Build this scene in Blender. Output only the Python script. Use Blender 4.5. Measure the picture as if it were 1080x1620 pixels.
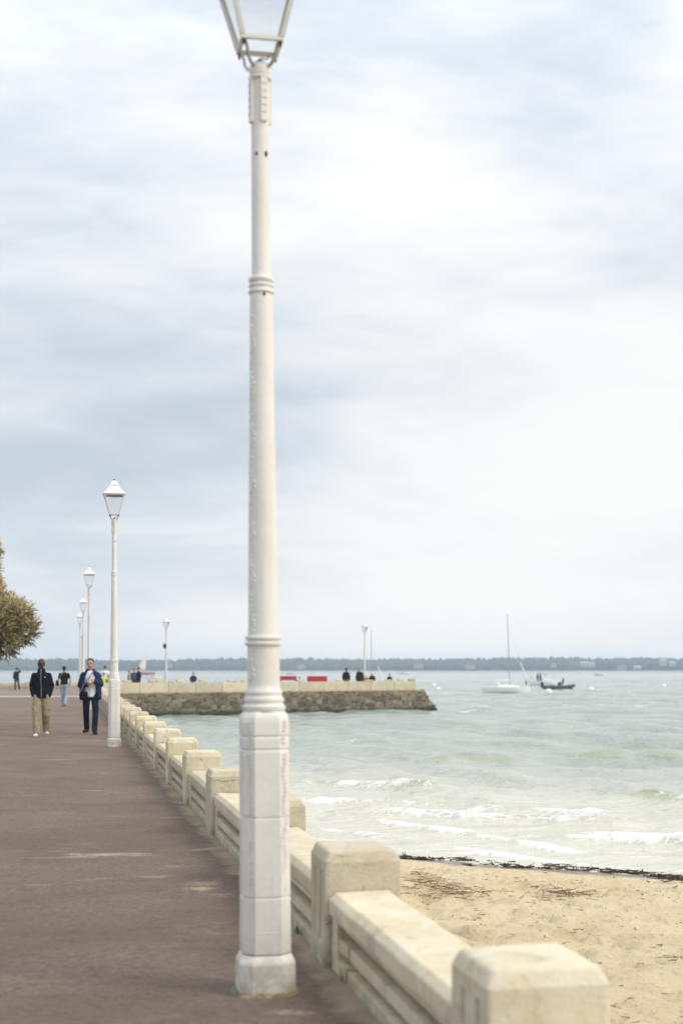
import bpy, bmesh, math, random
import numpy as np
from mathutils import Vector, Matrix

R = math.radians
for o in list(bpy.data.objects):
    bpy.data.objects.remove(o, do_unlink=True)
SC = bpy.context.scene
COL = SC.collection
rng = random.Random(11)

# ------------------------------------------------------------------ camera
CAM_H = 1.56                      # eye height above the promenade
FPX, HX, HY = 2250.0, 540.0, 1056.0   # focal length and horizon, in pixels of the 1080 x 1620 photograph
cd = bpy.data.cameras.new('camera')
cam = bpy.data.objects.new('camera', cd); COL.objects.link(cam)
cam.location = (0, 0, CAM_H); cam.rotation_euler = (R(90), 0, 0)
cd.sensor_fit = 'VERTICAL'; cd.sensor_height = 36.0; cd.sensor_width = 24.0
cd.lens = FPX / 1620 * 36
cd.shift_y = (HY - 810) / 1620
cd.clip_start = 0.1; cd.clip_end = 9000
cd.dof.use_dof = True; cd.dof.focus_distance = 16.5; cd.dof.aperture_fstop = 2.0
SC.camera = cam

def at(px, py, Y):
    """the point of the place seen at a pixel of the photograph, Y metres ahead"""
    return Vector(((px - HX) / FPX * Y, Y, CAM_H - (py - HY) / FPX * Y))

def direction(px, py):
    return Vector(((px - HX) / FPX, 1.0, -(py - HY) / FPX)).normalized()

# ------------------------------------------------------------------ sky, sun, exposure
SUN_DIR = Vector((0.72, -0.30, 0.80)).normalized()
W = bpy.data.worlds.new('World'); SC.world = W; W.use_nodes = True
nt = W.node_tree; N = nt.nodes; L = nt.links
for n in list(N): N.remove(n)

def wn(kind, **kw):
    n = N.new(kind)
    for k, v in kw.items(): setattr(n, k, v)
    return n

def wmath(op, a, b=None, c=None, clamp=False):
    n = N.new('ShaderNodeMath'); n.operation = op; n.use_clamp = clamp
    for i, v in enumerate((a, b, c)):
        if v is None: continue
        if isinstance(v, (int, float)): n.inputs[i].default_value = v
        else: L.new(v, n.inputs[i])
    return n.outputs[0]

tc = wn('ShaderNodeTexCoord')
nrm = wn('ShaderNodeVectorMath', operation='NORMALIZE'); L.new(tc.outputs['Generated'], nrm.inputs[0])
DIR = nrm.outputs[0]
sep = wn('ShaderNodeSeparateXYZ'); L.new(DIR, sep.inputs[0])
# streaky cloud coordinates
mp = wn('ShaderNodeMapping'); mp.inputs['Scale'].default_value = (1.0, 1.0, 3.6)
mp.inputs['Location'].default_value = (3.1, 0.4, 1.7); mp.inputs['Rotation'].default_value = (0, R(-9), 0)
L.new(DIR, mp.inputs['Vector'])
n1 = wn('ShaderNodeTexNoise'); n1.inputs['Scale'].default_value = 3.4; n1.inputs['Detail'].default_value = 6
n1.inputs['Roughness'].default_value = 0.5; n1.inputs['Distortion'].default_value = 0.35
L.new(mp.outputs[0], n1.inputs['Vector'])
n2 = wn('ShaderNodeTexNoise'); n2.inputs['Scale'].default_value = 9.0; n2.inputs['Detail'].default_value = 5
n2.inputs['Roughness'].default_value = 0.55; n2.inputs['Distortion'].default_value = 0.5
L.new(mp.outputs[0], n2.inputs['Vector'])
# slow warp so the cloud masses have torn, uneven edges
wsub = wn('ShaderNodeVectorMath', operation='SUBTRACT'); L.new(n1.outputs['Color'], wsub.inputs[0]); wsub.inputs[1].default_value = (.5, .5, .5)
wsc = wn('ShaderNodeVectorMath', operation='SCALE'); L.new(wsub.outputs[0], wsc.inputs[0]); wsc.inputs['Scale'].default_value = 0.13
wadd = wn('ShaderNodeVectorMath', operation='ADD'); L.new(DIR, wadd.inputs[0]); L.new(wsc.outputs[0], wadd.inputs[1])
wsq = wn('ShaderNodeVectorMath', operation='MULTIPLY'); L.new(wadd.outputs[0], wsq.inputs[0]); wsq.inputs[1].default_value = (1, 1, 2.2)

def mass(px, py, rad, w):
    """one bank of cloud: centre, angular radius, weight"""
    d = direction(px, py)
    s = wn('ShaderNodeVectorMath', operation='SUBTRACT'); L.new(wsq.outputs[0], s.inputs[0]); s.inputs[1].default_value = (d.x, d.y, d.z * 2.2)
    ln = wn('ShaderNodeVectorMath', operation='LENGTH'); L.new(s.outputs[0], ln.inputs[0])
    mr = wn('ShaderNodeMapRange'); mr.interpolation_type = 'SMOOTHSTEP'
    mr.inputs['From Min'].default_value = rad; mr.inputs['From Max'].default_value = 0.0
    mr.inputs['To Min'].default_value = 0; mr.inputs['To Max'].default_value = w
    L.new(ln.outputs['Value'], mr.inputs['Value'])
    return mr.outputs[0]

v = wmath('MULTIPLY', n1.outputs['Fac'], 1.55)
v = wmath('ADD', v, wmath('MULTIPLY', n2.outputs['Fac'], 0.66))
v = wmath('ADD', v, wmath('MULTIPLY', sep.outputs['X'], 0.42))
v = wmath('SUBTRACT', v, 0.585)
for m_ in ((760, 245, .17, .30), (930, 640, .26, .40), (640, 735, .14, .24), (130, 60, .3, -.12),
           (80, 700, .28, -.22), (300, 840, .26, -.18), (880, 120, .15, -.22), (560, 440, .13, -.10),
           (120, 440, .2, -.06), (960, 930, .30, .26), (640, 1000, .2, .14), (100, 1000, .22, -.10)):
    v = wmath('ADD', v, mass(*m_))
ramp = wn('ShaderNodeValToRGB'); cr = ramp.color_ramp; cr.interpolation = 'B_SPLINE'
cr.elements[0].position = 0.08; cr.elements[0].color = (0.59, 0.66, 0.74, 1)
cr.elements[1].position = 0.98; cr.elements[1].color = (1.0, 0.995, 0.985, 1)
e = cr.elements.new(0.34); e.color = (0.715, 0.78, 0.85, 1)
e = cr.elements.new(0.56); e.color = (0.86, 0.885, 0.915, 1)
e = cr.elements.new(0.76); e.color = (0.955, 0.962, 0.968, 1)
L.new(v, ramp.inputs[0])
# an overcast sky is brighter overhead than at the horizon
zen = wmath('ADD', wmath('MULTIPLY', wmath('MAXIMUM', wmath('SUBTRACT', sep.outputs['Z'], 0.22), 0.0), 1.0), 1.0)
cl = wn('ShaderNodeVectorMath', operation='SCALE'); L.new(ramp.outputs[0], cl.inputs[0]); L.new(wmath('MULTIPLY', zen, 8.05), cl.inputs['Scale'])
sky = wn('ShaderNodeTexSky'); sky.sky_type = 'NISHITA'; sky.sun_disc = False
sky.sun_elevation = math.asin(SUN_DIR.z); sky.sun_rotation = math.atan2(SUN_DIR.x, SUN_DIR.y)
mx = wn('ShaderNodeMix', data_type='RGBA'); mx.inputs['Factor'].default_value = 0.95
L.new(sky.outputs[0], mx.inputs[6]); L.new(cl.outputs[0], mx.inputs[7])
bg = wn('ShaderNodeBackground'); bg.inputs['Strength'].default_value = 0.1; L.new(mx.outputs[2], bg.inputs['Color'])
wo = wn('ShaderNodeOutputWorld'); L.new(bg.outputs[0], wo.inputs['Surface'])

sd = bpy.data.lights.new('sun', 'SUN'); sd.energy = 1.5; sd.angle = R(22); sd.color = (1.0, 0.94, 0.84)
so = bpy.data.objects.new('sun', sd); COL.objects.link(so)
so.rotation_euler = SUN_DIR.to_track_quat('Z', 'Y').to_euler(); so.location = (20, -10, 40)

SC.view_settings.view_transform = 'Standard'; SC.view_settings.look = 'None'
SC.view_settings.exposure = 0.32; SC.view_settings.gamma = 1.0; SC.view_settings.use_curve_mapping = False
SC.render.engine = 'CYCLES'
SC.cycles.use_denoising = True
SC.cycles.max_bounces = 8; SC.cycles.volume_bounces = 1; SC.cycles.transparent_max_bounces = 12

# ------------------------------------------------------------------ materials
class NT:
    def __init__(s, name):
        s.m = bpy.data.materials.new(name); s.m.use_nodes = True
        s.t = s.m.node_tree; s.b = s.t.nodes['Principled BSDF']; s.out = s.t.nodes['Material Output']
        s.tc = s.t.nodes.new('ShaderNodeTexCoord')
    def link(s, a, b): s.t.links.new(a, b)
    def node(s, kind): return s.t.nodes.new(kind)
    def coord(s, scale=(1, 1, 1), space='Object', rot=(0, 0, 0)):
        m = s.node('ShaderNodeMapping'); m.inputs['Scale'].default_value = scale; m.inputs['Rotation'].default_value = rot
        if space == 'World':
            g = s.node('ShaderNodeNewGeometry'); s.link(g.outputs['Position'], m.inputs['Vector'])
        else: s.link(s.tc.outputs[space], m.inputs['Vector'])
        return m.outputs[0]
    def noise(s, vec, scale, detail=4, rough=.55, dist=0.):
        n = s.node('ShaderNodeTexNoise'); n.inputs['Scale'].default_value = scale; n.inputs['Detail'].default_value = detail
        n.inputs['Roughness'].default_value = rough; n.inputs['Distortion'].default_value = dist
        s.link(vec, n.inputs['Vector']); return n.outputs['Fac']
    def voro(s, vec, scale, feature='DISTANCE_TO_EDGE'):
        n = s.node('ShaderNodeTexVoronoi'); n.feature = feature; n.inputs['Scale'].default_value = scale
        s.link(vec, n.inputs['Vector']); return n.outputs['Distance']
    def rng(s, val, a, b, c=0., d=1., smooth=True):
        n = s.node('ShaderNodeMapRange'); n.interpolation_type = 'SMOOTHSTEP' if smooth else 'LINEAR'
        for k, x in zip(('From Min', 'From Max', 'To Min', 'To Max'), (a, b, c, d)): n.inputs[k].default_value = x
        s.link(val, n.inputs['Value']); return n.outputs[0]
    def math(s, op, a, b=None, clamp=False):
        n = s.node('ShaderNodeMath'); n.operation = op; n.use_clamp = clamp
        for i, x in enumerate((a, b)):
            if x is None: continue
            if isinstance(x, (int, float)): n.inputs[i].default_value = x
            else: s.link(x, n.inputs[i])
        return n.outputs[0]
    def mix(s, fac, a, b):
        n = s.node('ShaderNodeMix'); n.data_type = 'RGBA'
        if isinstance(fac, (int, float)): n.inputs['Factor'].default_value = fac
        else: s.link(fac, n.inputs['Factor'])
        for i, x in ((6, a), (7, b)):
            if isinstance(x, tuple): n.inputs[i].default_value = (*x, 1) if len(x) == 3 else x
            else: s.link(x, n.inputs[i])
        return n.outputs[2]
    def attr(s, name):
        n = s.node('ShaderNodeAttribute'); n.attribute_name = name; return n.outputs['Fac']
    def objrand(s):
        return s.node('ShaderNodeObjectInfo').outputs['Random']
    def bump(s, h, strength, dist):
        n = s.node('ShaderNodeBump'); n.inputs['Strength'].default_value = strength; n.inputs['Distance'].default_value = dist
        s.link(h, n.inputs['Height']); s.link(n.outputs[0], s.b.inputs['Normal']); return n
    def set(s, **kw):
        for k, x in kw.items():
            k = k.replace('_', ' ')
            if hasattr(x, 'is_output'): s.link(x, s.b.inputs[k])
            else: s.b.inputs[k].default_value = x if not isinstance(x, tuple) else (*x, 1)
        return s

def simple(name, col, rough=.6, var=.18, scale=14., metallic=0., bump=.15, bd=.004, spec=.4):
    m = NT(name); c = m.coord()
    n = m.noise(c, scale, 5, .6)
    col2 = tuple(x * (1 - var) for x in col); col1 = tuple(min(1, x * (1 + var * .6)) for x in col)
    m.set(Base_Color=m.mix(m.rng(n, .3, .7), col2, col1), Roughness=rough, Metallic=metallic)
    m.b.inputs['Specular IOR Level'].default_value = spec
    if bump: m.bump(n, bump, bd)
    return m.m

def concrete_mat():
    m = NT('weathered_cream_concrete'); c = m.coord((1, 1, 1), 'World')
    big = m.noise(c, 1.7, 4, .55, .4); mid = m.noise(c, 9, 6, .65); fine = m.noise(c, 70, 4, .6)
    col = m.mix(m.rng(big, .3, .7), (.56, .48, .325), (.65, .58, .425))
    col = m.mix(m.rng(mid, .42, .70, 0, .6), col, (.69, .65, .56))
    # rain streaks and grey-green weathering
    st = m.noise(m.coord((9, 9, 1.6), 'World'), 1.0, 6, .68, .8)
    col = m.mix(m.rng(st, .52, .80, 0, .36), col, (.30, .245, .15))
    wet = m.noise(c, 3.3, 6, .7, .8)
    col = m.mix(m.rng(wet, .54, .70, 0, .45), col, (.24, .215, .165))
    # pitting
    sp = m.noise(c, 120, 3, .7)
    col = m.mix(m.rng(sp, .60, .70, 0, .6), col, (.14, .11, .07))
    # hairline cracks, only here and there
    wv = m.node('ShaderNodeVectorMath'); wv.operation = 'ADD'
    nn = m.node('ShaderNodeTexNoise'); nn.inputs['Scale'].default_value = 5; nn.inputs['Detail'].default_value = 6; m.link(c, nn.inputs['Vector'])
    sc_ = m.node('ShaderNodeVectorMath'); sc_.operation = 'SCALE'; sc_.inputs['Scale'].default_value = .35; m.link(nn.outputs['Color'], sc_.inputs[0])
    m.link(c, wv.inputs[0]); m.link(sc_.outputs[0], wv.inputs[1])
    cr_ = m.rng(m.voro(wv.outputs[0], 1.35), .0, .0040, 1, 0)
    cr_ = m.math('MULTIPLY', cr_, m.rng(big, .50, .56))
    col = m.mix(m.math('MULTIPLY', cr_, .8), col, (.07, .055, .04))
    # dirt and algae at the foot, where the asphalt splashes up
    sx = m.node('ShaderNodeSeparateXYZ'); m.link(c, sx.inputs[0])
    foot = m.math('MULTIPLY', m.rng(sx.outputs[2], .02, .14, 1, 0), m.rng(mid, .35, .62))
    col = m.mix(m.math('MULTIPLY', foot, .6), col, (.17, .15, .10))
    tint = m.objrand()
    hs = m.node('ShaderNodeHueSaturation'); m.link(col, hs.inputs['Color']); m.link(m.rng(tint, 0, 1, .88, 1.1, False), hs.inputs['Value'])
    m.set(Base_Color=hs.outputs[0], Roughness=.92)
    m.b.inputs['Specular IOR Level'].default_value = .2
    h = m.math('ADD', m.math('MULTIPLY', mid, .6), m.math('MULTIPLY', fine, .35))
    h = m.math('SUBTRACT', h, m.math('MULTIPLY', cr_, .9))
    m.bump(h, .8, .018)
    return m.m

def paint_mat():
    m = NT('thick_cream_white_paint'); c = m.coord((1, 1, 1), 'World')
    big = m.noise(c, 2.2, 4, .5, .3); fine = m.noise(c, 45, 5, .6)
    col = m.mix(m.rng(big, .35, .68), (.69, .665, .605), (.75, .735, .69))
    st = m.noise(m.coord((26, 26, .8), 'World'), 1., 4, .6)
    col = m.mix(m.rng(st, .6, .82, 0, .35), col, (.55, .46, .34))
    sp = m.noise(c, 55, 4, .75)
    col = m.mix(m.rng(sp, .70, .78, 0, .65), col, (.34, .28, .20))
    sx = m.node('ShaderNodeSeparateXYZ'); m.link(c, sx.inputs[0])
    gr = m.noise(c, 7, 6, .7, .6)
    foot = m.math('MULTIPLY', m.rng(sx.outputs[2], .0, .34, 1, 0), m.rng(gr, .36, .62))
    col = m.mix(m.math('MULTIPLY', foot, .75), col, (.33, .28, .19))
    drip = m.noise(m.coord((34, 34, 1.3), 'World'), 1., 5, .65)
    col = m.mix(m.math('MULTIPLY', m.rng(drip, .55, .75, 0, .45), m.rng(gr, .35, .6)), col, (.40, .33, .24))
    chip = m.noise(c, 24, 5, .8, .3)
    col = m.mix(m.rng(chip, .70, .725, 0, .85), col, (.20, .15, .11))
    m.set(Base_Color=col, Roughness=.42)
    m.b.inputs['Specular IOR Level'].default_value = .45
    m.bump(m.math('ADD', m.math('MULTIPLY', fine, .6), m.math('ADD', big, m.math('MULTIPLY', gr, .8))), .45, .006)
    return m.m

def asphalt_mat():
    m = NT('reddish_brown_asphalt'); c = m.coord((1, 1, 1), 'World')
    fine = m.noise(c, 150, 3, .7); mid = m.noise(c, 22, 6, .7); big = m.noise(c, .55, 5, .6, .6)
    col = m.mix(m.rng(big, .32, .68), (.190, .138, .108), (.262, .194, .156))
    col = m.mix(m.rng(mid, .35, .7, 0, .75), col, (.120, .087, .068))
    col = m.mix(m.rng(fine, .52, .72, 0, .6), col, (.44, .35, .28))
    # patches where the red surface has worn to grey grit
    wear = m.noise(c, 1.6, 7, .72, .5)
    col = m.mix(m.rng(wear, .56, .72, 0, .6), col, (.33, .26, .205))
    pt = m.noise(m.coord((1, 1.5, 1), 'World'), 4.2, 8, .74, .3)
    col = m.mix(m.rng(pt, .50, .70, 0, .5), col, (.105, .078, .064))
    # streaks of blown sand, drawn out across the walk
    stv = m.coord((.42, 2.6, 1), 'World', (0, 0, R(-8)))
    s1 = m.noise(stv, 1.15, 7, .7, .25); s2 = m.noise(c, 34, 5, .7)
    s3 = m.noise(c, .33, 2, .5); s4 = m.noise(m.coord((1.1, 5.0, 1), 'World', (0, 0, R(-6))), 2.2, 8, .78, .4)
    s = m.rng(m.math('ADD', m.math('ADD', s1, m.math('MULTIPLY', s2, .16)), m.math('MULTIPLY', s3, .35)), .855, .98, 0, .7)
    dr = m.attr('drift')
    s = m.math('MAXIMUM', s, m.rng(m.math('ADD', dr, m.math('MULTIPLY', m.math('SUBTRACT', m.math('ADD', m.math('MULTIPLY', s2, .35), m.math('MULTIPLY', s4, .75)), .55), 4.2)), .30, 1.0))
    # sand lies against the foot of the wall
    edge = m.attr('edge')
    s_e = m.rng(m.math('ADD', m.math('MULTIPLY', edge, .55), m.math('MULTIPLY', wear, .75)), .74, .98)
    s = m.math('MAXIMUM', s, m.math('MULTIPLY', s_e, .8))
    s = m.math('MULTIPLY', s, m.rng(fine, .3, .55, .55, 1.))
    col = m.mix(m.math('MULTIPLY', s, .72), col, (.62, .52, .36))
    m.set(Base_Color=col, Roughness=.9)
    m.b.inputs['Specular IOR Level'].default_value = .25
    h = m.math('ADD', m.math('MULTIPLY', fine, .7), m.math('MULTIPLY', mid, .6))
    m.bump(h, 1., .02)
    return m.m

def sand_mat():
    m = NT('pale_beach_sand'); c = m.coord((1, 1, 1), 'World')
    grain = m.noise(c, 240, 2, .7); mid = m.noise(c, 16, 6, .7); big = m.noise(c, .7, 4, .6, .5)
    col = m.mix(m.rng(big, .3, .7), (.82, .665, .405), (.89, .745, .49))
    col = m.mix(m.rng(mid, .50, .66, 0, .55), col, (.47, .36, .23))
    col = m.mix(m.rng(grain, .58, .75, 0, .35), col, (.36, .27, .175))
    deb = m.noise(m.coord((1, 2.2, 1), 'World'), 42, 3, .75)
    col = m.mix(m.rng(deb, .68, .75, 0, .8), col, (.12, .085, .05))
    wet = m.attr('wet')
    wn_ = m.rng(m.math('ADD', wet, m.math('MULTIPLY', m.math('SUBTRACT', mid, .5), .25)), .3, .62)
    col = m.mix(wn_, col, (.30, .245, .18))
    m.set(Base_Color=col, Roughness=m.rng(wn_, 0, 1, .95, .22, False))
    h = m.math('ADD', m.math('MULTIPLY', mid, .8), m.math('MULTIPLY', grain, .25))
    m.bump(h, 1., .06)
    return m.m

def water_mat():
    m = NT('grey_green_sea_water'); c = m.coord((1, 1, 1), 'World')
    sh = m.attr('shallow'); sw = m.attr('swell'); fo = m.attr('foam')
    big = m.noise(m.coord((.02, .06, .02), 'World'), 1., 4, .6, .3)
    col = m.mix(m.rng(big, .35, .65), (.280, .330, .292), (.340, .385, .338))
    col = m.mix(sh, col, (.62, .60, .505))
    col = m.mix(m.math('MULTIPLY', sw, .75), col, (.30, .33, .17))
    cn = m.node('ShaderNodeMapping')
    g = m.coord((1, 1.6, 1), 'World')
    lace = m.voro(g, 3.4); n3 = m.noise(m.coord((.8, 2.0, 1), 'World'), 6.5, 7, .75, .8); n4 = m.noise(g, 30, 4, .7)
    t = m.math('ADD', fo, m.math('MULTIPLY', m.math('SUBTRACT', n3, .5), 1.25))
    t = m.math('ADD', t, m.math('MULTIPLY', m.math('SUBTRACT', n4, .5), .6))
    lacy = m.math('MULTIPLY', m.rng(lace, .0, .14, 1, 0), m.rng(fo, .05, .42, 0, .33))
    f = m.rng(m.math('ADD', t, lacy), .40, .80)
    col = m.mix(m.math('MULTIPLY', f, .88), col, (.82, .82, .79))
    m.set(Base_Color=col, Roughness=m.rng(f, 0, 1, .09, .75, False), IOR=1.33)
    m.b.inputs['Specular IOR Level'].default_value = .5
    r1 = m.noise(m.coord((1, 1.5, 1), 'World'), 3.2, 5, .62, .3); r2 = m.noise(m.coord((.35, .8, 1), 'World'), 1.6, 4, .6, .2)
    r3 = m.noise(m.coord((.06, .16, 1), 'World'), 1.5, 4, .6, .2)
    h = m.math('ADD', m.math('MULTIPLY', r1, .14), m.math('MULTIPLY', r2, .50))
    h = m.math('ADD', h, m.math('MULTIPLY', r3, .8))
    h = m.math('ADD', h, m.math('MULTIPLY', f, .012))
    m.bump(h, .9, .65)
    return m.m

def stone_mat():
    m = NT('mossy_rubble_stone'); c = m.coord((1, 1, 1), 'World')
    rnd = m.objrand(); n = m.noise(c, 5.5, 6, .7); sp = m.noise(c, 22, 4, .7)
    col = m.mix(m.rng(rnd, 0, 1, 0, 1, False), (.135, .115, .082), (.34, .295, .215))
    r2 = m.math('FRACT', m.math('MULTIPLY', rnd, 7.31))
    col = m.mix(m.rng(r2, .6, 1., 0, .7), col, (.22, .16, .08))
    col = m.mix(m.rng(n, .45, .70, 0, .75), col, (.07, .056, .036))
    col = m.mix(m.rng(sp, .58, .72, 0, .6), col, (.42, .39, .32))
    sx = m.node('ShaderNodeSeparateXYZ'); m.link(c, sx.inputs[0])
    hgt = m.math('ADD', sx.outputs[2], m.math('MULTIPLY', m.math('SUBTRACT', n, .5), .7))
    col = m.mix(m.rng(hgt, -1.28, -.92, .95, 0), col, (.03, .036, .018))      # weed below the tide mark
    col = m.mix(m.rng(hgt, -.40, -.12, 0, .55), col, (.31, .225, .10))         # ochre lichen under the parapet
    m.set(Base_Color=col, Roughness=.9); m.bump(m.math('ADD', n, m.math('MULTIPLY', sp, .4)), .8, .05)
    return m.m

def cloth(name, col, var=.22):
    m = NT(name); f = m.noise(m.coord((1, 1, .55)), 9., 4, .55, 1.2); w_ = m.noise(m.coord(), 60., 3, .6)
    m.set(Base_Color=m.mix(m.rng(m.math('ADD', f, m.math('MULTIPLY', w_, .2)), .35, .85), tuple(x * (1 - var) for x in col), tuple(min(1, x * (1 + var)) for x in col)), Roughness=.9)
    m.b.inputs['Specular IOR Level'].default_value = .15; m.bump(m.math('ADD', f, m.math('MULTIPLY', w_, .1)), 1., .06); return m.m

M = {}
M['concrete'] = concrete_mat(); M['paint'] = paint_mat(); M['asphalt'] = asphalt_mat(); M['sand'] = sand_mat()
M['water'] = water_mat(); M['stone'] = stone_mat()
M['pier_core'] = simple('dark_mortar', (.15, .13, .095), .95, .4, 3.)
M['paving'] = simple('pinkish_worn_paving', (.235, .175, .15), .9, .2, .8)
M['band'] = simple('pale_paving_band', (.60, .55, .48), .85, .12, 3.)
M['contact_sand'] = simple('mossy_sand_contact_shade', (.23, .19, .11), .95, .5, 22., bump=.8, bd=.01)
M['rust'] = simple('rust_brown', (.085, .035, .022), .9, .5, 60.)
M['rim'] = simple('grey_grimy_metal', (.27, .26, .24), .55, .25, 40., .3)
M['stain'] = simple('verdigris_metal_strip', (.36, .34, .28), .6, .3, 40.)
M['lampwhite'] = simple('chalky_white_enamel', (.80, .79, .75), .4, .06, 8.)
M['gel'] = simple('white_boat_gelcoat', (.82, .82, .80), .25, .05, 5., bump=0, spec=.5)
M['greyhull'] = simple('dark_grey_rubber', (.05, .06, .06), .6, .3, 6.)
M['alu'] = simple('brushed_aluminium', (.42, .43, .44), .45, .15, 6., .5)
M['darkmetal'] = simple('black_metal', (.02, .02, .022), .5, .2, 10.)
M['red'] = simple('faded_red_plastic', (.55, .035, .04), .5, .18, 4.)
M['redhull'] = simple('red_hull_paint', (.45, .09, .06), .5, .15, 4.)
M['sail'] = simple('white_sailcloth', (.80, .79, .74), .8, .08, 3.)
M['buoy'] = simple('white_buoy_plastic', (.85, .85, .82), .4, .06, 6.)
M['yellow'] = simple('yellow_plastic', (.75, .6, .05), .5, .1, 6.)
M['bark'] = simple('grey_brown_bark', (.075, .055, .04), .95, .4, 9., bump=.9, bd=.03)
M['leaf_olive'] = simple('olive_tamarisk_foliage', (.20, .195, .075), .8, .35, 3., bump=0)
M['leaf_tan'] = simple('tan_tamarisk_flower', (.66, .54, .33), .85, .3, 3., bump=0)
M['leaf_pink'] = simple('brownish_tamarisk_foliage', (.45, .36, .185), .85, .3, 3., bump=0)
M['forest'] = simple('dark_pine_forest', (.035, .055, .030), .9, .45, .06, bump=0)
M['hill'] = simple('scrubby_shore_earth', (.07, .085, .05), .95, .3, .02, bump=0)
M['farwall'] = simple('whitewashed_house_wall', (.36, .36, .35), .85, .08, .3, bump=0)
M['farroof'] = simple('terracotta_house_roof', (.17, .12, .10), .9, .2, .3, bump=0)
M['pane'] = simple('dark_window_glass', (.04, .05, .06), .15, .1, 2., bump=0)
M['weed'] = simple('dark_dried_seaweed', (.075, .056, .032), .9, .5, 8.)
M['twig'] = simple('brown_dry_twigs', (.23, .155, .09), .95, .4, 12.)
M['grass'] = simple('green_weed_blades', (.09, .14, .035), .8, .3, 20., bump=0)
M['skin_dark'] = simple('dark_brown_skin', (.060, .030, .019), .5, .15, 20., bump=.05)
M['skin_light'] = simple('tanned_skin', (.46, .26, .17), .55, .12, 20., bump=.05)
M['hair'] = simple('black_hair', (.012, .010, .009), .6, .3, 60., bump=.5)
M['navy'] = cloth('dark_navy_fleece', (.008, .010, .019)); M['blue'] = cloth('royal_navy_nylon', (.016, .028, .095))
M['khaki'] = cloth('khaki_cotton', (.33, .265, .165)); M['white'] = cloth('white_cotton', (.80, .81, .84), .06)
M['jeans'] = cloth('dark_indigo_denim', (.011, .019, .040), .45); M['pale_jeans'] = cloth('washed_blue_denim', (.33, .40, .50))
M['black'] = cloth('black_cotton', (.010, .010, .011)); M['hivis'] = cloth('yellow_green_vest', (.62, .80, .10), .08)
M['greycloth'] = cloth('grey_wool', (.30, .28, .26)); M['slate'] = cloth('slate_blue_jacket', (.05, .075, .13))
M['redcloth'] = cloth('red_jacket', (.42, .04, .04)); M['shoe_white'] = simple('off_white_shoe', (.70, .68, .63), .6, .1, 20.)
M['shoe_dark'] = simple('black_shoe', (.014, .013, .013), .5, .2, 20.); M['tan'] = simple('tan_leather', (.28, .15, .08), .7, .2, 20.)
M['grey_skinny'] = cloth('charcoal_trousers', (.03, .03, .033))

def glass_mat():
    m = NT('dusty_lantern_glass'); tr = m.node('ShaderNodeBsdfTransparent'); tl = m.node('ShaderNodeBsdfTranslucent')
    c = m.coord(); n = m.noise(c, 9, 4, .6)
    tl.inputs[0].default_value = (.9, .9, .88, 1)
    add = m.node('ShaderNodeMixShader'); m.link(m.rng(n, .3, .7, .04, .10), add.inputs[0])
    m.link(tr.outputs[0], add.inputs[1]); m.link(tl.outputs[0], add.inputs[2])
    gl = m.node('ShaderNodeBsdfGlossy'); gl.inputs['Roughness'].default_value = .08
    fr = m.node('ShaderNodeFresnel'); fr.inputs[0].default_value = 1.35
    mxs = m.node('ShaderNodeMixShader'); m.link(fr.outputs[0], mxs.inputs[0]); m.link(add.outputs[0], mxs.inputs[1]); m.link(gl.outputs[0], mxs.inputs[2])
    m.link(mxs.outputs[0], m.out.inputs['Surface']); return m.m
M['glass'] = glass_mat()

# ------------------------------------------------------------------ helpers
def tag(o, label=None, cat=None, group=None, kind=None):
    if label: o['label'] = label
    if cat: o['category'] = cat
    if group: o['group'] = group
    if kind: o['kind'] = kind
    return o

def link(name, me, mat=None, parent=None, loc=(0, 0, 0), rot=(0, 0, 0), scale=(1, 1, 1)):
    o = bpy.data.objects.new(name, me); COL.objects.link(o)
    if mat is not None and me is not None and not me.materials: me.materials.append(M[mat] if isinstance(mat, str) else mat)
    o.parent = parent; o.location = loc; o.rotation_euler = rot; o.scale = scale
    return o

def thing(name, label, cat, loc=(0, 0, 0), rz=0., group=None):
    o = bpy.data.objects.new(name, None); COL.objects.link(o); o.empty_display_size = .2
    o.location = loc; o.rotation_euler = (0, 0, rz)
    return tag(o, label, cat, group)

def copy_tree(o, parent=None):
    c = o.copy(); COL.objects.link(c); c.parent = parent
    for ch in [x for x in bpy.data.objects if x.parent == o]: copy_tree(ch, c)
    return c

def mesh(name, verts, faces, smooth=False, mats=None, idx=None):
    me = bpy.data.meshes.new(name); me.from_pydata([tuple(map(float, p)) for p in verts], [], faces)
    if smooth: me.shade_smooth()
    if mats:
        for k in mats: me.materials.append(M[k])
        if idx is not None: me.polygons.foreach_set('material_index', np.asarray(idx, dtype=np.int32))
    me.update(); return me

def bm_mesh(name, bm, smooth=False, bevel=0., seg=2, angle=35):
    bmesh.ops.remove_doubles(bm, verts=bm.verts, dist=1e-5)
    bmesh.ops.recalc_face_normals(bm, faces=bm.faces)
    if bevel:
        ed = [e for e in bm.edges if len(e.link_faces) == 2 and e.calc_face_angle(0) > R(angle)]
        bmesh.ops.bevel(bm, geom=ed, offset=bevel, segments=seg, affect='EDGES', profile=.6, clamp_overlap=True)
    me = bpy.data.meshes.new(name); bm.to_mesh(me); bm.free()
    if smooth:
        me.shade_smooth(); me.set_sharp_from_angle(angle=R(48))
    return me

def add_box(bm, x0, x1, y0, y1, z0, z1, mtx=None):
    vs = [bm.verts.new((x, y, z)) for z in (z0, z1) for y in (y0, y1) for x in (x0, x1)]
    if mtx is not None:
        for v_ in vs: v_.co = mtx @ v_.co
    for f in ((0, 2, 3, 1), (4, 5, 7, 6), (0, 1, 5, 4), (2, 6, 7, 3), (0, 4, 6, 2), (1, 3, 7, 5)): bm.faces.new([vs[i] for i in f])
    return vs

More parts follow.
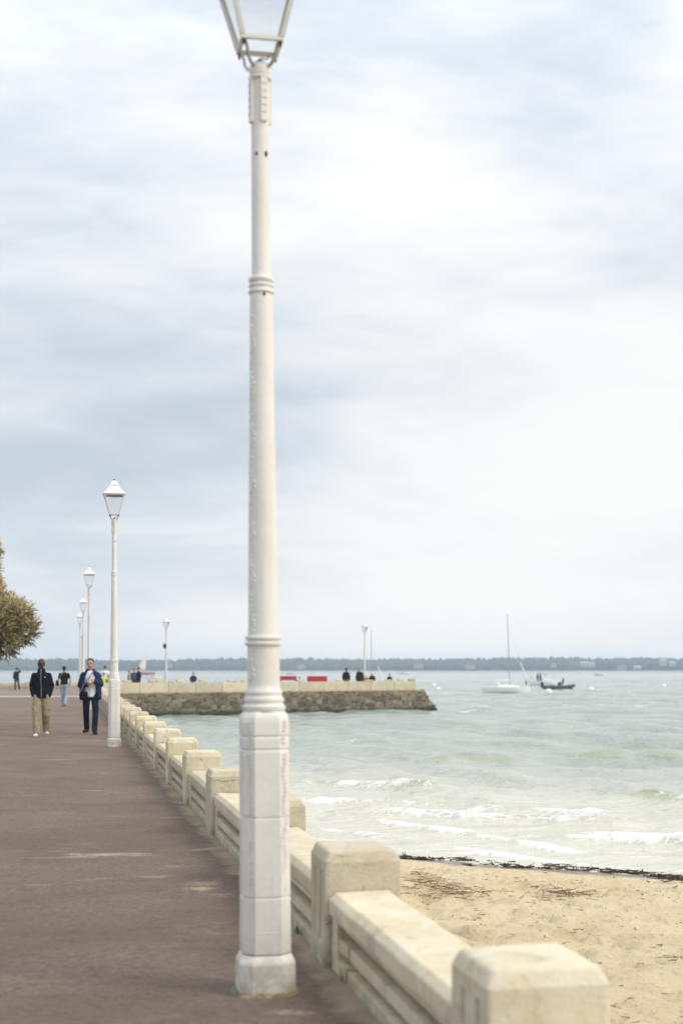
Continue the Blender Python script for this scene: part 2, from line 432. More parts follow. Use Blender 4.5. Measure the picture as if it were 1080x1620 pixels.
def box_mesh(name, x0, x1, y0, y1, z0, z1, bevel=.0, seg=2):
    bm = bmesh.new(); add_box(bm, x0, x1, y0, y1, z0, z1); return bm_mesh(name, bm, False, bevel, seg)

def rings(bm, rs, cap=True, closed=True):
    """loft a list of rings (lists of points)"""
    R_ = [[bm.verts.new(p) for p in r] for r in rs]; n = len(R_[0])
    for a, b in zip(R_, R_[1:]):
        for i in range(n if closed else n - 1):
            j = (i + 1) % n
            bm.faces.new((a[i], a[j], b[j], b[i]))
    if cap:
        bm.faces.new(R_[0][::-1]); bm.faces.new(R_[-1])

def octa(h, c, z):
    return [(h, -h + c, z), (h, h - c, z), (h - c, h, z), (-h + c, h, z), (-h, h - c, z), (-h, -h + c, z), (-h + c, -h, z), (h - c, -h, z)]

def circ(r, z, n=28, cx=0., cy=0.):
    return [(cx + r * math.cos(2 * math.pi * i / n), cy + r * math.sin(2 * math.pi * i / n), z) for i in range(n)]

def tube(bm, pts, rad, n=8):
    pts = [Vector(p) for p in pts]; rr = []
    rad = rad if isinstance(rad, (list, tuple)) else [rad] * len(pts)
    up = Vector((0, 0, 1)) if abs((pts[1] - pts[0]).normalized().z) < .9 else Vector((1, 0, 0))
    for i, p in enumerate(pts):
        t = (pts[min(i + 1, len(pts) - 1)] - pts[max(i - 1, 0)]).normalized()
        a = t.cross(up).normalized(); b = a.cross(t)
        rr.append([p + (a * math.cos(2 * math.pi * k / n) + b * math.sin(2 * math.pi * k / n)) * rad[i] for k in range(n)])
    rings(bm, rr)

def vnoise(x, y, seed=0):
    """smooth lattice noise, -1..1"""
    xi = np.floor(x).astype(np.int64); yi = np.floor(y).astype(np.int64); xf = x - xi; yf = y - yi
    u = xf * xf * (3 - 2 * xf); w_ = yf * yf * (3 - 2 * yf)
    def h(a, b):
        k = (a * 374761393 + b * 668265263 + seed * 974711) & 0x7fffffff
        k = ((k ^ (k >> 13)) * 1274126177) & 0x7fffffff
        k = (k ^ (k >> 16)) & 0xffff
        return k / 32767.5 - 1.
    return (h(xi, yi) * (1 - u) + h(xi + 1, yi) * u) * (1 - w_) + (h(xi, yi + 1) * (1 - u) + h(xi + 1, yi + 1) * u) * w_

def fbm(x, y, oct_=4, seed=0, gain=.5):
    s = 0; a = 1.; t = 0
    for k in range(oct_):
        s = s + a * vnoise(x * 2 ** k + 13.7 * k, y * 2 ** k - 7.1 * k, seed + k); t += a; a *= gain
    return s / t

def sstep(a, b, x):
    t = np.clip((x - a) / (b - a), 0, 1); return t * t * (3 - 2 * t)

def grid_mesh(name, X, Y, Z, attrs=None, smooth=True, keep=None):
    r, c = X.shape
    co = np.stack([X, Y, Z], -1).reshape(-1, 3).astype(np.float32)
    i = np.arange(r * c).reshape(r, c)
    f = np.stack([i[:-1, :-1], i[:-1, 1:], i[1:, 1:], i[1:, :-1]], -1).reshape(-1, 4)
    if keep is not None: f = f[keep[:-1, :-1].reshape(-1)]
    me = bpy.data.meshes.new(name); me.vertices.add(len(co)); me.vertices.foreach_set('co', co.reshape(-1))
    me.loops.add(f.size); me.loops.foreach_set('vertex_index', f.reshape(-1).astype(np.int32))
    me.polygons.add(len(f)); me.polygons.foreach_set('loop_start', np.arange(0, f.size, 4, dtype=np.int32))
    for k, a in (attrs or {}).items():
        at_ = me.attributes.new(k, 'FLOAT', 'POINT'); at_.data.foreach_set('value', np.clip(a, 0, 1).astype(np.float32).reshape(-1))
    me.update(calc_edges=True)
    if smooth: me.shade_smooth()
    return me

# the promenade's own axes: s runs along the wall, t to the right of it
VPX = 108.0
_w = Vector((VPX - HX, FPX, 0)).normalized(); _n = Vector((_w.y, -_w.x, 0))
RZ = math.atan2(-_w.x, _w.y)
def P(s, t, z=0.): return _w * s + _n * t + Vector((0, 0, z))
T_IN, WALL_W = 1.296, 0.405          # wall: inner face and thickness
S0, STEP, POST_L = 4.282, 2.943, 0.45
SEA = -1.35
PIER_Z = -0.20

# ------------------------------------------------------------------ promenade, sand, sea, far shore
S_END = 84.0
ss = np.concatenate([np.arange(-14, 4, .5), np.arange(4, 26, .07), np.arange(26, S_END + .1, 1.)])
tt = np.concatenate([np.linspace(-60, -6, 10)[:-1], np.arange(-6, T_IN + .09, .09)])
TT, SS = np.meshgrid(tt, ss)
px_ = _w.x * SS + _n.x * TT; py_ = _w.y * SS + _n.y * TT
pz = .006 * fbm(px_ * .7, py_ * .7, 3, 5) + .004 * fbm(px_ * 3, py_ * 3, 2, 9)
edge = sstep(.32, 0., T_IN - TT)
drift = np.zeros_like(TT)
for (qx, qy, hw, hh, a_) in ((165, 1352, 75, 5, .95), (120, 1356, 50, 3, .7), (215, 1353, 40, 3.5, .9), (330, 1345, 40, 4, .85), (240, 1387, 30, 5, .8), (325, 1398, 30, 5, .85),
        (320, 1407, 26, 7, 1.), (352, 1417, 40, 4.5, .85), (270, 1370, 22, 4, .6), (66, 1400, 28, 3.5, .8), (310, 1479, 20, 4, .75), (195, 1508, 28, 7, .5), (160, 1390, 30, 2.5, .5), (370, 1378, 26, 3, .5),
        (470, 1602, 45, 8, .7), (290, 1372, 40, 3, .5), (20, 1480, 30, 4, .3), (120, 1560, 60, 10, .3), (480, 1530, 20, 5, .5)):
    yq = CAM_H * FPX / (qy - HY); xq = (qx - HX) / FPX * yq; sx_ = hw / FPX * yq; sy_ = .62 * hh * yq * yq / (FPX * CAM_H)
    drift = np.maximum(drift, a_ * np.exp(-((px_ - xq + .25 * (py_ - yq)) / sx_) ** 2 - ((py_ - yq + .3 * sy_ * vnoise(px_ * 3, py_ * 0, 3)) / sy_) ** 2))
pz += edge * .010
link('promenade', grid_mesh('promenade', px_, py_, pz, {'edge': edge, 'drift': drift}), 'asphalt')['kind'] = 'structure'
# pale band across the walk and the pinkish forecourt that dips to the pier
yb = 75.0
me = mesh('pale_band', [(-75, yb - .4, .0125), (at(108, 0, yb).x + 1.2, yb - .4, .0125), (at(108, 0, yb).x + 1.2, yb + 1.6, .0125), (-75, yb + 1.6, .0125)], [(0, 1, 2, 3)])
link('paving_band', me, 'band')['kind'] = 'structure'
yy = [yb + 1.6, 82.2, 85., 113.6]; zz = [.010, .010, PIER_Z, PIER_Z]
pv = []
for y_, z_ in zip(yy, zz):
    xr = -.192 * y_ + 1.3 if y_ < 82.5 else (-14.4 + (y_ - 82.2) * 1.4741 if y_ < 95.1 else 4.86)
    pv += [(-75, y_, z_), (min(xr, -.192 * y_ + 1.3 + max(0, y_ - 82) * 1.2), y_, z_)]
pv = pv[:4] + [(-75, 85., PIER_Z), (-9.9, 85.2, PIER_Z), (-75, 95.1, PIER_Z), (4.75, 95.2, PIER_Z), (-75, 113.6, PIER_Z), (5.55, 113.6, PIER_Z)]
me = mesh('pier_paving', pv, [(0, 1, 3, 2), (2, 3, 5, 4), (4, 5, 7, 6), (6, 7, 9, 8)])
link('pier_paving', me, 'paving')['kind'] = 'structure'

def inland(x, y): return .839 * (22.35 - y) - .545 * x + .55 * vnoise(x * .22 + 3, y * .22, 21) + .12 * vnoise(x * .9, y * .9, 4)

def sand_z(x, y, s):
    z = SEA + np.where(s > 0, .52 * (1 - np.exp(-np.maximum(s, 0) / 6.0)), np.maximum(.075 * s, -1.4))
    dry = sstep(.4, 2.2, s)
    lump = .018 * fbm(x * 1.2, y * 1.2, 3, 31) + .020 * np.abs(fbm(x * 3.1, y * 3.1, 3, 37)) + .010 * fbm(x * 9, y * 9, 2, 41)
    # trodden dimples
    cell = fbm(x * 2.3, y * 2.3, 2, 77)
    lump = 1.5 * lump - .075 * sstep(.12, .40, cell) - .055 * sstep(.15, .42, fbm(x * 5.2, y * 5.2, 2, 83)) + .03 * sstep(.1, .4, fbm(x * 4.1, y * 4.1, 2, 99)) + .012 * sstep(.1, .22, cell) * (1 - sstep(.22, .4, cell))
    return z + dry * lump + .004 * vnoise(x * 2, y * 2, 3)

gx = np.concatenate([np.arange(-6.5, 9, .065), np.arange(9, 60, 1.)]); gy = np.concatenate([np.arange(-14, 5, 1.), np.arange(5, 27, .065), np.arange(27, 40, 1.)])
X, Y = np.meshgrid(gx, gy); s_ = inland(X, Y)
tloc = (X + .192 * Y) * .982
wet = sstep(1.5, .15, s_)
link('beach', grid_mesh('beach', X, Y, sand_z(X, Y, s_), {'wet': wet}, keep=tloc > 1.50), 'sand')['kind'] = 'structure'

# the sea: one sheet from under the sand to past the far shore
rows = [15.5]
while rows[-1] < 4200: rows.append(rows[-1] * 1.0046 + .012)
rows = np.array(rows); cu = np.concatenate([np.linspace(-1.6, -.42, 40)[:-1], np.linspace(-.42, .44, 380), np.linspace(.44, 1.6, 40)[1:]])
U, Yw = np.meshgrid(cu, rows); Xw = U * (Yw + 4)
sp_ = np.gradient(rows)[:, None] * np.ones_like(U); spx = np.gradient(cu)[None, :] * (Yw + 4); sp_ = np.maximum(sp_, spx)
sw_ = -inland(Xw, Yw)
H = np.zeros_like(Xw); r_ = np.random.RandomState(5)
for k in range(54):
    lam = .55 * 1.052 ** k * r_.uniform(.9, 1.1)
    th = math.atan2(-.839, -.545) + r_.normal(0, .55); kk = 2 * math.pi / lam
    ph = kk * (Xw * math.cos(th) + Yw * math.sin(th)) + r_.uniform(0, 6.28) + 1.3 * vnoise(Xw / (lam * 4), Yw / (lam * 4), 50 + k)
    amp = .0105 * lam ** .80 * sstep(2.0, 4.5, lam / sp_)
    sn = np.sin(ph); H += amp * (sn + .35 * (sn * sn - .5))
H *= (.28 + .72 * sstep(3., 17., sw_)) * (.75 + .35 * vnoise(Xw * .05, Yw * .05, 8))
foam = np.zeros_like(H); swell = np.zeros_like(H)

def wat(px, py): return at(px, py, (CAM_H - SEA) * FPX / (py - HY))

def breaker(pix, height, back, front, fo, taper=.8, wob=.25, seed=0, green=1., froth=1.3):
    """a wave crest along points read from the photograph, with the foam it spills towards the beach"""
    global H, foam, swell
    nr = int(np.searchsorted(rows, 62.)); Xw, Yw, Hn = globals()['Xw'][:nr], globals()['Yw'][:nr], H[:nr]
    pts = [wat(*p) for p in pix]; best = np.full(Hn.shape, 1e9); along = np.zeros_like(Hn); tot = 0
    wx = Xw + wob * vnoise(Xw * .55, Yw * .55, seed) ; wy = Yw + wob * 1.4 * vnoise(Xw * .55 + 9, Yw * .4, seed + 1) + .10 * vnoise(Xw * 2.2, Yw * 2, seed + 2)
    lens = [(b - a).length for a, b in zip(pts, pts[1:])]; T = sum(lens)
    for a, b, ln in zip(pts, pts[1:], lens):
        dx, dy = (b.x - a.x) / ln, (b.y - a.y) / ln
        q = np.clip((wx - a.x) * dx + (wy - a.y) * dy, 0, ln)
        ex = wx - a.x - q * dx; ey = wy - a.y - q * dy
        d = np.hypot(ex, ey); sgn = np.sign(ex * .545 + ey * .839); m_ = d < np.abs(best)
        best = np.where(m_, d * np.where(sgn == 0, 1, sgn), best); along = np.where(m_, tot + q, along); tot += ln
    end = sstep(0, taper, along) * sstep(0, taper, T - along)
    end *= .25 + .75 * sstep(-.9, -.1, vnoise(along * .7 + seed * 3.1, along * 0 + .3, seed + 5) + .3)
    prof = np.where(best > 0, np.exp(-(best / back) ** 2), np.exp(-(best / front) ** 2)) * end
    Hn += height * prof * (1 + .25 * vnoise(Xw * 1.5, Yw * 1.5, seed + 3))
    f = np.where(best > 0, np.exp(-(best / .22) ** 2), np.exp(-(best / froth) ** 2)) * end
    f *= (.70 + .42 * vnoise(along * 1.6, along * 0, seed + 8) + .2 * vnoise(along * 4, along * 0, seed + 9)).clip(0, 1.1)
    foam[:nr] = np.maximum(foam[:nr], .84 * fo * f)
    swell[:nr] = np.maximum(swell[:nr], green * prof * sstep(.2, .8, prof))

breaker([(430, 1246), (520, 1241), (600, 1248), (690, 1255), (745, 1252)], .20, .95, .40, 1.15, 1.0, seed=3, froth=.50)
breaker([(560, 1287), (640, 1293), (760, 1299), (880, 1300), (1000, 1303), (1060, 1303)], .15, .6, .30, 1.15, 1.0, seed=13, green=.6, froth=.42)
breaker([(840, 1334), (900, 1331), (980, 1334), (1090, 1343), (1180, 1352)], .12, .45, .25, 1.1, .6, seed=23, green=.7, froth=.32)
breaker([(940, 1273), (1010, 1269), (1090, 1275), (1180, 1280)], .24, .9, .45, .85, .8, seed=33, froth=.35)
breaker([(660, 1214), (740, 1210), (800, 1212), (850, 1216)], .26, 1.1, .6, .25, 1.4, seed=43, froth=.4)
breaker([(460, 1284), (600, 1300), (680, 1312), (760, 1320), (860, 1326)], .05, .35, .2, 1.15, .8, wob=.35, seed=53, green=.3, froth=.30)
breaker([(450, 1262), (560, 1268), (660, 1274), (740, 1276)], .06, .5, .3, .95, .8, wob=.4, seed=58, green=.3, froth=.5)
breaker([(700, 1276), (800, 1282), (930, 1286), (1020, 1288)], .06, .5, .3, .9, .8, wob=.4, seed=59, green=.3, froth=.5)
breaker([(470, 1306), (570, 1322), (640, 1334), (720, 1341), (850, 1355), (960, 1366)], .02, .2, .12, 1.35, .8, wob=.2, seed=63, green=0, froth=.18)
breaker([(640, 1312), (800, 1335), (900, 1347), (1000, 1357), (1090, 1366)], .03, .2, .12, 1.2, .8, wob=.3, seed=68, green=.1, froth=.2)
breaker([(480, 1330), (640, 1348), (760, 1352), (900, 1362), (1000, 1371), (1100, 1384)], .012, .12, .08, 1.3, .4, wob=.15, seed=73, green=0, froth=.15)
breaker([(860, 1316), (960, 1320), (1060, 1322), (1120, 1326)], .05, .4, .2, 1.05, .8, wob=.3, seed=78, green=.2, froth=.3)
breaker([(900, 1205), (1000, 1200), (1090, 1208)], .14, .9, .6, .25, 1., seed=83, green=.7, froth=.4)
breaker([(560, 1180), (640, 1178), (720, 1182)], .12, 1., .6, .2, 1., seed=93, green=.7, froth=.3)
breaker([(470, 1222), (560, 1226), (640, 1224)], .12, .8, .5, .45, 1., seed=97, green=.5, froth=.4)
# swash foam in lace and a few caps further out
foam = np.maximum(foam, .30 * sstep(13., 1.5, sw_) * sstep(-.1, .5, fbm(Xw * .45, Yw * .7, 3, 91)) * sstep(-.3, .3, sw_))
cap = sstep(.50, .72, fbm(Xw * .35 + 40, Yw * .22, 3, 17)) * sstep(18, 30, sw_) * sstep(400, 120, Yw)
foam = np.maximum(foam, cap * .5)
H += foam * .012 * (fbm(Xw * 4, Yw * 4, 2, 66) + .5) * sstep(.2, .6, foam)
shallow = .95 * sstep(24., 1., sw_) + .16 * sstep(60, 15, sw_)
ground = sand_z(Xw, Yw, -sw_)
Zw = SEA + H - .0015 * 0
Zw = np.where(sw_ < 0, np.minimum(Zw, SEA + .004), Zw)
Zw = np.where(sw_ < -1.2, SEA - .12, Zw)
link('sea', grid_mesh('sea', Xw, Yw, Zw, {'foam': foam, 'swell': swell, 'shallow': shallow}), 'water')['kind'] = 'structure'

# far shore: a low spit with pine woods
D_FAR = 1310.
hx = np.linspace(-1100, 1100, 221); hy = np.linspace(0, 320, 12); HXg, HYg = np.meshgrid(hx, hy)
hz = 3.4 * sstep(0, 120, HYg) * (1 + .5 * fbm(HXg / 160, HYg / 200, 3, 2)) - .4 * (HYg < 1)
hz = hz - sstep(200, 320, HYg) * 4.5
link('hills', grid_mesh('hills', HXg, D_FAR + HYg + 14 * vnoise(HXg / 90, HXg * 0, 6), SEA + hz), 'hill')['kind'] = 'structure'
ico = bmesh.new(); bmesh.ops.create_icosphere(ico, subdivisions=1, radius=1.)
iv = np.array([v_.co[:] for v_ in ico.verts]); ic = [[v_.index for v_ in f.verts] for f in ico.faces]; ico.free(); icf = np.array(ic)
r_ = np.random.RandomState(9); V = []; F = []; k = 0
for i in range(5200):
    x = r_.uniform(-900, 900); row = r_.choice([0, 1, 2, 3]); y = D_FAR + 12 + row * 26 + r_.uniform(0, 26)
    hgt = 5.2 + 1.9 * float(fbm(np.array([x / 95.]), np.array([row * 3.]), 3, 12)[0]) + r_.uniform(-.3, .3) + row * .8
    hgt += 1.6 * math.exp(-((x - 300) / 110) ** 2) + 1.0 * math.exp(-((x + 90) / 60) ** 2)
    wdt = r_.uniform(3.0, 6.0)
    p = iv * (1 + r_.uniform(-.22, .22, (len(iv), 1)))
    V.append(p * np.array([wdt, wdt, hgt * .55]) + np.array([x, y, SEA + .6 + row * .8 + hgt * .55])); F.append(icf + k); k += len(iv)
me = mesh('distant_forest', np.concatenate(V), np.concatenate(F).tolist())
tag(link('distant_forest', me, 'forest'), 'dark pine woods along the far shore of the bay', 'forest', kind='stuff')

def far_house(px, py, w, h, roof, label):
    y = D_FAR + 6; p = at(px, py, y)
    t = thing('shore_house', label, 'house', (p.x, y, p.z), 0, 'houses on the far shore')
    link('wall', box_mesh('house_wall', -w / 2, w / 2, 0, 6, 0, h), 'farwall', t)
    bm = bmesh.new(); a = w / 2 + .4
    vs = [bm.verts.new(q) for q in ((-a, -.4, h), (a, -.4, h), (a, 6.4, h), (-a, 6.4, h), (-a * .75, 3, h + 1.6), (a * .75, 3, h + 1.6))]
    for f in ((0, 1, 5, 4), (2, 3, 4, 5), (1, 2, 5), (3, 0, 4), (0, 3, 2, 1)): bm.faces.new([vs[i] for i in f])
    link('roof', bm_mesh('house_roof', bm), roof, t)
    for i in range(max(1, int(w // 3))):
        x = -w / 2 + (i + .5) * w / max(1, int(w // 3))
        link('window', box_mesh('house_window', x - .5, x + .5, -.05, .1, h * .35, h * .75), 'pane', t)
for k_, (px, py, w, h, rf, lb) in enumerate([
        (266, 1056, 6, 2.6, 'farroof', 'small white house on the far shore just right of the pier lamp with the loudspeaker'),
        (476, 1058, 7, 2.4, 'farroof', 'low white house on the far shore above the red bench'),
        (662, 1057, 8, 2.6, 'farroof', 'white house on the far shore above the pier head'),
        (744, 1058, 9, 2.4, 'farroof', 'long pale house at the water line, left of the moored sailboat'),
        (875, 1056, 5, 2.6, 'farroof', 'pale house on the far shore above the open motorboat'),
        (925, 1055, 8, 3.4, 'farwall', 'wide white house on the far shore above the small distant boat'),
        (936, 1055, 5, 2.8, 'farwall', 'narrow white house just right of the wide white one on the far shore'),
        (983, 1059, 8, 2.2, 'farroof', 'low house with red roof at the far water line'),
        (1008, 1059, 7, 2.0, 'farwall', 'low white house at the far water line, right of the red roofed one'),
        (1049, 1053, 6, 4.6, 'farwall', 'tall white house in the trees near the right edge'),
        (1063, 1054, 5, 3.2, 'farwall', 'shorter white house in the trees, rightmost on the far shore')]):
    far_house(px, py, w, h, rf, lb)

# ------------------------------------------------------------------ low sea wall along the promenade
def relief(bm, yb_, zb_, x, rec):
    """a face at x with recessed cells: rec[(iy, iz)] = depth; returns nothing, leaves outer edges on the breaks"""
    dep = lambda i, j: rec.get((i, j), 0.) if 0 <= i < len(yb_) - 1 and 0 <= j < len(zb_) - 1 else 0.
    for i in range(len(yb_) - 1):
        for j in range(len(zb_) - 1):
            d = dep(i, j); y0, y1, z0, z1 = yb_[i], yb_[i + 1], zb_[j], zb_[j + 1]
            bm.faces.new([bm.verts.new(q) for q in ((x + d, y0, z0), (x + d, y0, z1), (x + d, y1, z1), (x + d, y1, z0))])
            for di, dj, e0, e1 in ((1, 0, (y1, z0), (y1, z1)), (0, 1, (y0, z1), (y1, z1))):
                if i + di >= len(yb_) - 1 or j + dj >= len(zb_) - 1: continue
                d2 = dep(i + di, j + dj)
                if abs(d2 - d) > 1e-6:
                    bm.faces.new([bm.verts.new(q) for q in ((x + d, *e0), (x + d, *e1), (x + d2, *e1), (x + d2, *e0))])

def block(bm, x0, x1, yb_, zb_, rec, ztop, ch, chz):
    """block with a relief on its inner face and a chamfered top"""
    relief(bm, yb_, zb_, x0, rec)
    y0, y1, z0, z1 = yb_[0], yb_[-1], zb_[0], zb_[-1]
    q = lambda *a: bm.faces.new([bm.verts.new(p) for p in a])
    def pts_y(z): return [(x0, y, z) for y in yb_]
    q((x1, y0, z0), (x1, y1, z0), (x1, y1, z1), (x1, y0, z1))
    for y, in ((y0,), (y1,)):
        bm.faces.new([bm.verts.new(p) for p in [(x0, y, z) for z in zb_] + [(x1, y, z1), (x1, y, z0)]])
    bm.faces.new([bm.verts.new(p) for p in pts_y(z0) + [(x1, y1, z0), (x1, y0, z0)]])
    a = [(x0, y0, z1), (x1, y0, z1), (x1, y1, z1), (x0, y1, z1)]
    b = [(x0 + ch, y0 + (ch if chz else 0), ztop), (x1 - ch, y0 + (ch if chz else 0), ztop), (x1 - ch, y1 - (ch if chz else 0), ztop), (x0 + ch, y1 - (ch if chz else 0), ztop)]
    q(*b)
    bm.faces.new([bm.verts.new(p) for p in pts_y(z1)] + [bm.verts.new(p) for p in (b[3], b[0])])
    q(a[0], a[1], b[1], b[0]); q(a[1], a[2], b[2], b[1]); q(a[2], a[3], b[3], b[2])

def roughen(me, amp, seed, cuts=0):
    n = len(me.vertices); co = np.zeros(n * 3); me.vertices.foreach_get('co', co); co = co.reshape(-1, 3)
    d = np.stack([vnoise(co[:, 1] * 4 + co[:, 2] * 3 + seed, co[:, 0] * 5 + k, seed + k) for k in range(3)], -1)
    co += d * amp; me.vertices.foreach_set('co', co.reshape(-1)); me.update()

def post_mesh(seed):
    bm = bmesh.new()
    block(bm, 0, WALL_W, [0, .105, .155, .285, .335, POST_L], [-.3, .13, .49, .555], {(1, 1): .04, (3, 1): .04}, .612, .026, True)
    me = bm_mesh('wall_post', bm, False, .019, 3); roughen(me, .0055, seed); return me
SPAN = STEP - POST_L - .020
def panel_mesh(seed, broken=False):
    bm = bmesh.new(); yb_ = [0, .15, SPAN - .40, SPAN - .33, SPAN - .15, SPAN]
    rec = {}
    for i in (1, 2, 3): rec[(i, 4)] = .125; rec[(i, 3)] = .012; rec[(i, 2)] = .06; rec[(i, 1)] = .0
    if broken:
        rec[(2, 3)] = .125; rec[(2, 2)] = .125; rec[(2, 1)] = .08; rec[(2, 4)] = .125
    block(bm, 0, .325, yb_, [-.3, .0, .075, .125, .185, .262, .275], rec, .2905, .001, False)
    me = bm_mesh('wall_panel', bm, False, .006, 2); roughen(me, .004, seed); return me
def coping_mesh(seed):
    bm = bmesh.new(); y0, y1 = .0, SPAN; n = 9
    prof = [(-.012, .29), (-.012, .368), (.022, .402), (.300, .402), (.332, .372), (.332, .29)]
    rr = []
    for k in range(n + 1): rr.append([(x, y0 + (y1 - y0) * k / n, z) for x, z in prof])
    rings(bm, rr); me = bm_mesh('wall_coping', bm, False, .008, 2); roughen(me, .005, seed); return me

posts = [post_mesh(k) for k in (1, 2, 3, 4, 5)]; panels = [panel_mesh(k) for k in (6, 7, 8)]; copings = [coping_mesh(k) for k in (11, 12, 13, 14)]
broken = panel_mesh(9, True)
wall = thing('sea_wall', 'low cream concrete sea wall with square posts along the promenade', 'wall', P(S0, T_IN), RZ)
for k in range(-2, 27):
    y = k * STEP
    o = link('post', posts[k % 5], 'concrete', wall, (rng.uniform(-.006, .006), y, rng.uniform(-.008, .006)), (rng.uniform(-.006, .006), rng.uniform(-.008, .008), rng.uniform(-.012, .012)))
    if k < 26:
        link('panel', broken if k == 0 else panels[k % 3], 'concrete', wall, (.038, y + POST_L + .010, rng.uniform(-.006, .006)), (0, 0, rng.uniform(-.002, .002)))
        link('coping', copings[k % 4], 'concrete', wall, (.038, y + POST_L + .010, rng.uniform(-.004, .006)), (0, rng.uniform(-.006, .006), rng.uniform(-.002, .002)))
link('footing', box_mesh('wall_footing', .06, .38, -8, 78.8, -2.4, -.31), 'concrete', wall)

# ------------------------------------------------------------------ street lamps
def lathe(bm, prof, n=32):
    rings(bm, [circ(r, z, n) for r, z in prof])

def build_lamp():
    t = thing('street_lamp', 'x', 'street lamp', group='lamps on the promenade and pier')
    bm = bmesh.new(); rings(bm, [octa(h, c, z) for z, h, c in ((-.02, .137, .056), (.15, .1345, .055), (.163, .131, .054), (.192, .1175, .053))])
    link('plinth', bm_mesh('lamp_plinth', bm, False, .006, 2), 'paint', t)
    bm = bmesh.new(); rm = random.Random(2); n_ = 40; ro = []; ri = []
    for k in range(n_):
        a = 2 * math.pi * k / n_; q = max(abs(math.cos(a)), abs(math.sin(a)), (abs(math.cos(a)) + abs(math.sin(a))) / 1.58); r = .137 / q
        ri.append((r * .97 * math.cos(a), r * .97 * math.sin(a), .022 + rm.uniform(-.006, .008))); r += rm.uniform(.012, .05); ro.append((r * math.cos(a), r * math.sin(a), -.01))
    rings(bm, [ro, ri], cap=False); link('foot_contact_ring', bm_mesh('lamp_contact_ring', bm, True), 'contact_sand', t)  # ring of mossy sand and dirt, also standing in for the contact shadow
    bm = bmesh.new(); prof = []
    def seg(z0, z1, h0, h1):
        prof.extend([(z0, h0 - .005), (z0 + .005, h0), (z1 - .005, h1), (z1, h1 - .005)])
    seg(.195, .465, .116, .1145); seg(.467, .845, .1145, .113); seg(.847, 1.165, .113, .1125); seg(1.172, 1.228, .1125, .1125)
    prof.extend([(1.235, .1075), (1.240, .1125), (1.300, .1125), (1.322, .110), (1.338, .104), (1.349, .094), (1.354, .08)])
    rings(bm, [octa(h, .053 if h > .1 else .045, z) for z, h in prof])
    ped = link('pedestal', bm_mesh('lamp_pedestal', bm, False, .0035, 2), 'paint', t)
    bm = bmesh.new(); add_box(bm, -.052, .052, -.1165, -.11, .298, .303)
    link('panel_ridge', bm_mesh('lamp_ridge', bm, False, .001, 1), 'paint', ped)
    bm = bmesh.new(); lathe(bm, [(.10, 1.352), (.104, 1.362), (.104, 1.374), (.093, 1.383), (.092, 1.392), (.097, 1.400), (.097, 1.412), (.088, 1.421), (.087, 1.430), (.091, 1.437), (.090, 1.446), (.080, 1.457), (.078, 1.475)])
    link('base_moulding', bm_mesh('lamp_moulding', bm, True, 0), 'paint', t)
    bm = bmesh.new(); lathe(bm, [(.0775, 1.47), (.0768, 1.66), (.0725, 1.75), (.0685, 2.2), (.0595, 2.8), (.0550, 3.32), (.0540, 3.385), (.0465, 3.40), (.0455, 3.44), (.044, 3.9), (.0425, 4.30), (.0425, 4.46)], 40)
    link('shaft', bm_mesh('lamp_shaft', bm, True, 0), 'paint', t)
    def ring(z, r, hh, name):
        bm = bmesh.new(); lathe(bm, [(r - .019, z - hh), (r - .003, z - hh + .002), (r, z - hh * .5), (r, z + hh * .5), (r - .003, z + hh - .002), (r - .019, z + hh)], 36)
        link(name, bm_mesh('lamp_ring', bm, True, 0), 'paint', t)
    ring(1.675, .0885, .011, 'collar_ring'); ring(1.702, .0875, .011, 'collar_ring')
    ring(3.365, .0625, .010, 'collar_ring'); ring(3.395, .0605, .010, 'collar_ring'); ring(3.425, .0595, .012, 'collar_ring')
    # socket with four ribs under the lantern
    for k in range(4):
        a = k * math.pi / 2 + R(14); mtx = Matrix.Rotation(a, 4, 'Z')
        bm = bmesh.new(); add_box(bm, -.017, .017, -.0535, -.036, 4.175, 4.385, mtx)
        rb = link('socket_rib', bm_mesh('lamp_rib', bm, False, .002, 1), 'paint', t)
        bm = bmesh.new()
        for j in range(5): add_box(bm, -.0155, .0155, -.0552, -.0530, 4.215 + j * .034, 4.218 + j * .034, mtx)
        link('rib_notches', bm_mesh('lamp_notches', bm), 'stain', rb)['kind'] = 'stuff'
    ring(4.392, .055, .010, 'collar_ring')
    bm = bmesh.new(); lathe(bm, [(.048, 4.405), (.050, 4.41), (.0505, 4.445), (.047, 4.455), (.03, 4.462)], 32); link('lantern_socket', bm_mesh('lamp_socket', bm, True, 0), 'paint', t)
    bm = bmesh.new(); lathe(bm, [(.024, 4.46), (.022, 4.475), (.009, 4.482), (.004, 4.49)], 16)
    tube(bm, [(0, 0, 4.485), (.012, .004, 4.497), (.026, .008, 4.492), (.038, .02, 4.498), (.05, .03, 4.52)], .0028, 6)
    link('cable_gland', bm_mesh('lamp_gland', bm, True, 0), 'darkmetal', t)
    for k in range(3):
        a, z = ((-.55, 4.02), (.5, 4.02), (.12, 3.345))[k]; r = (.0435, .0435, .0545)[k]
        bm = bmesh.new(); bmesh.ops.create_uvsphere(bm, u_segments=10, v_segments=6, radius=.0075 if k != 1 else .0095)
        o = link('rusty_bolt_hole', bm_mesh('lamp_bolt', bm, True), 'rust', t, (r * math.sin(a), -r * math.cos(a), z), (0, 0, 0), (1, .6, 1.25 if k != 1 else 1.6))
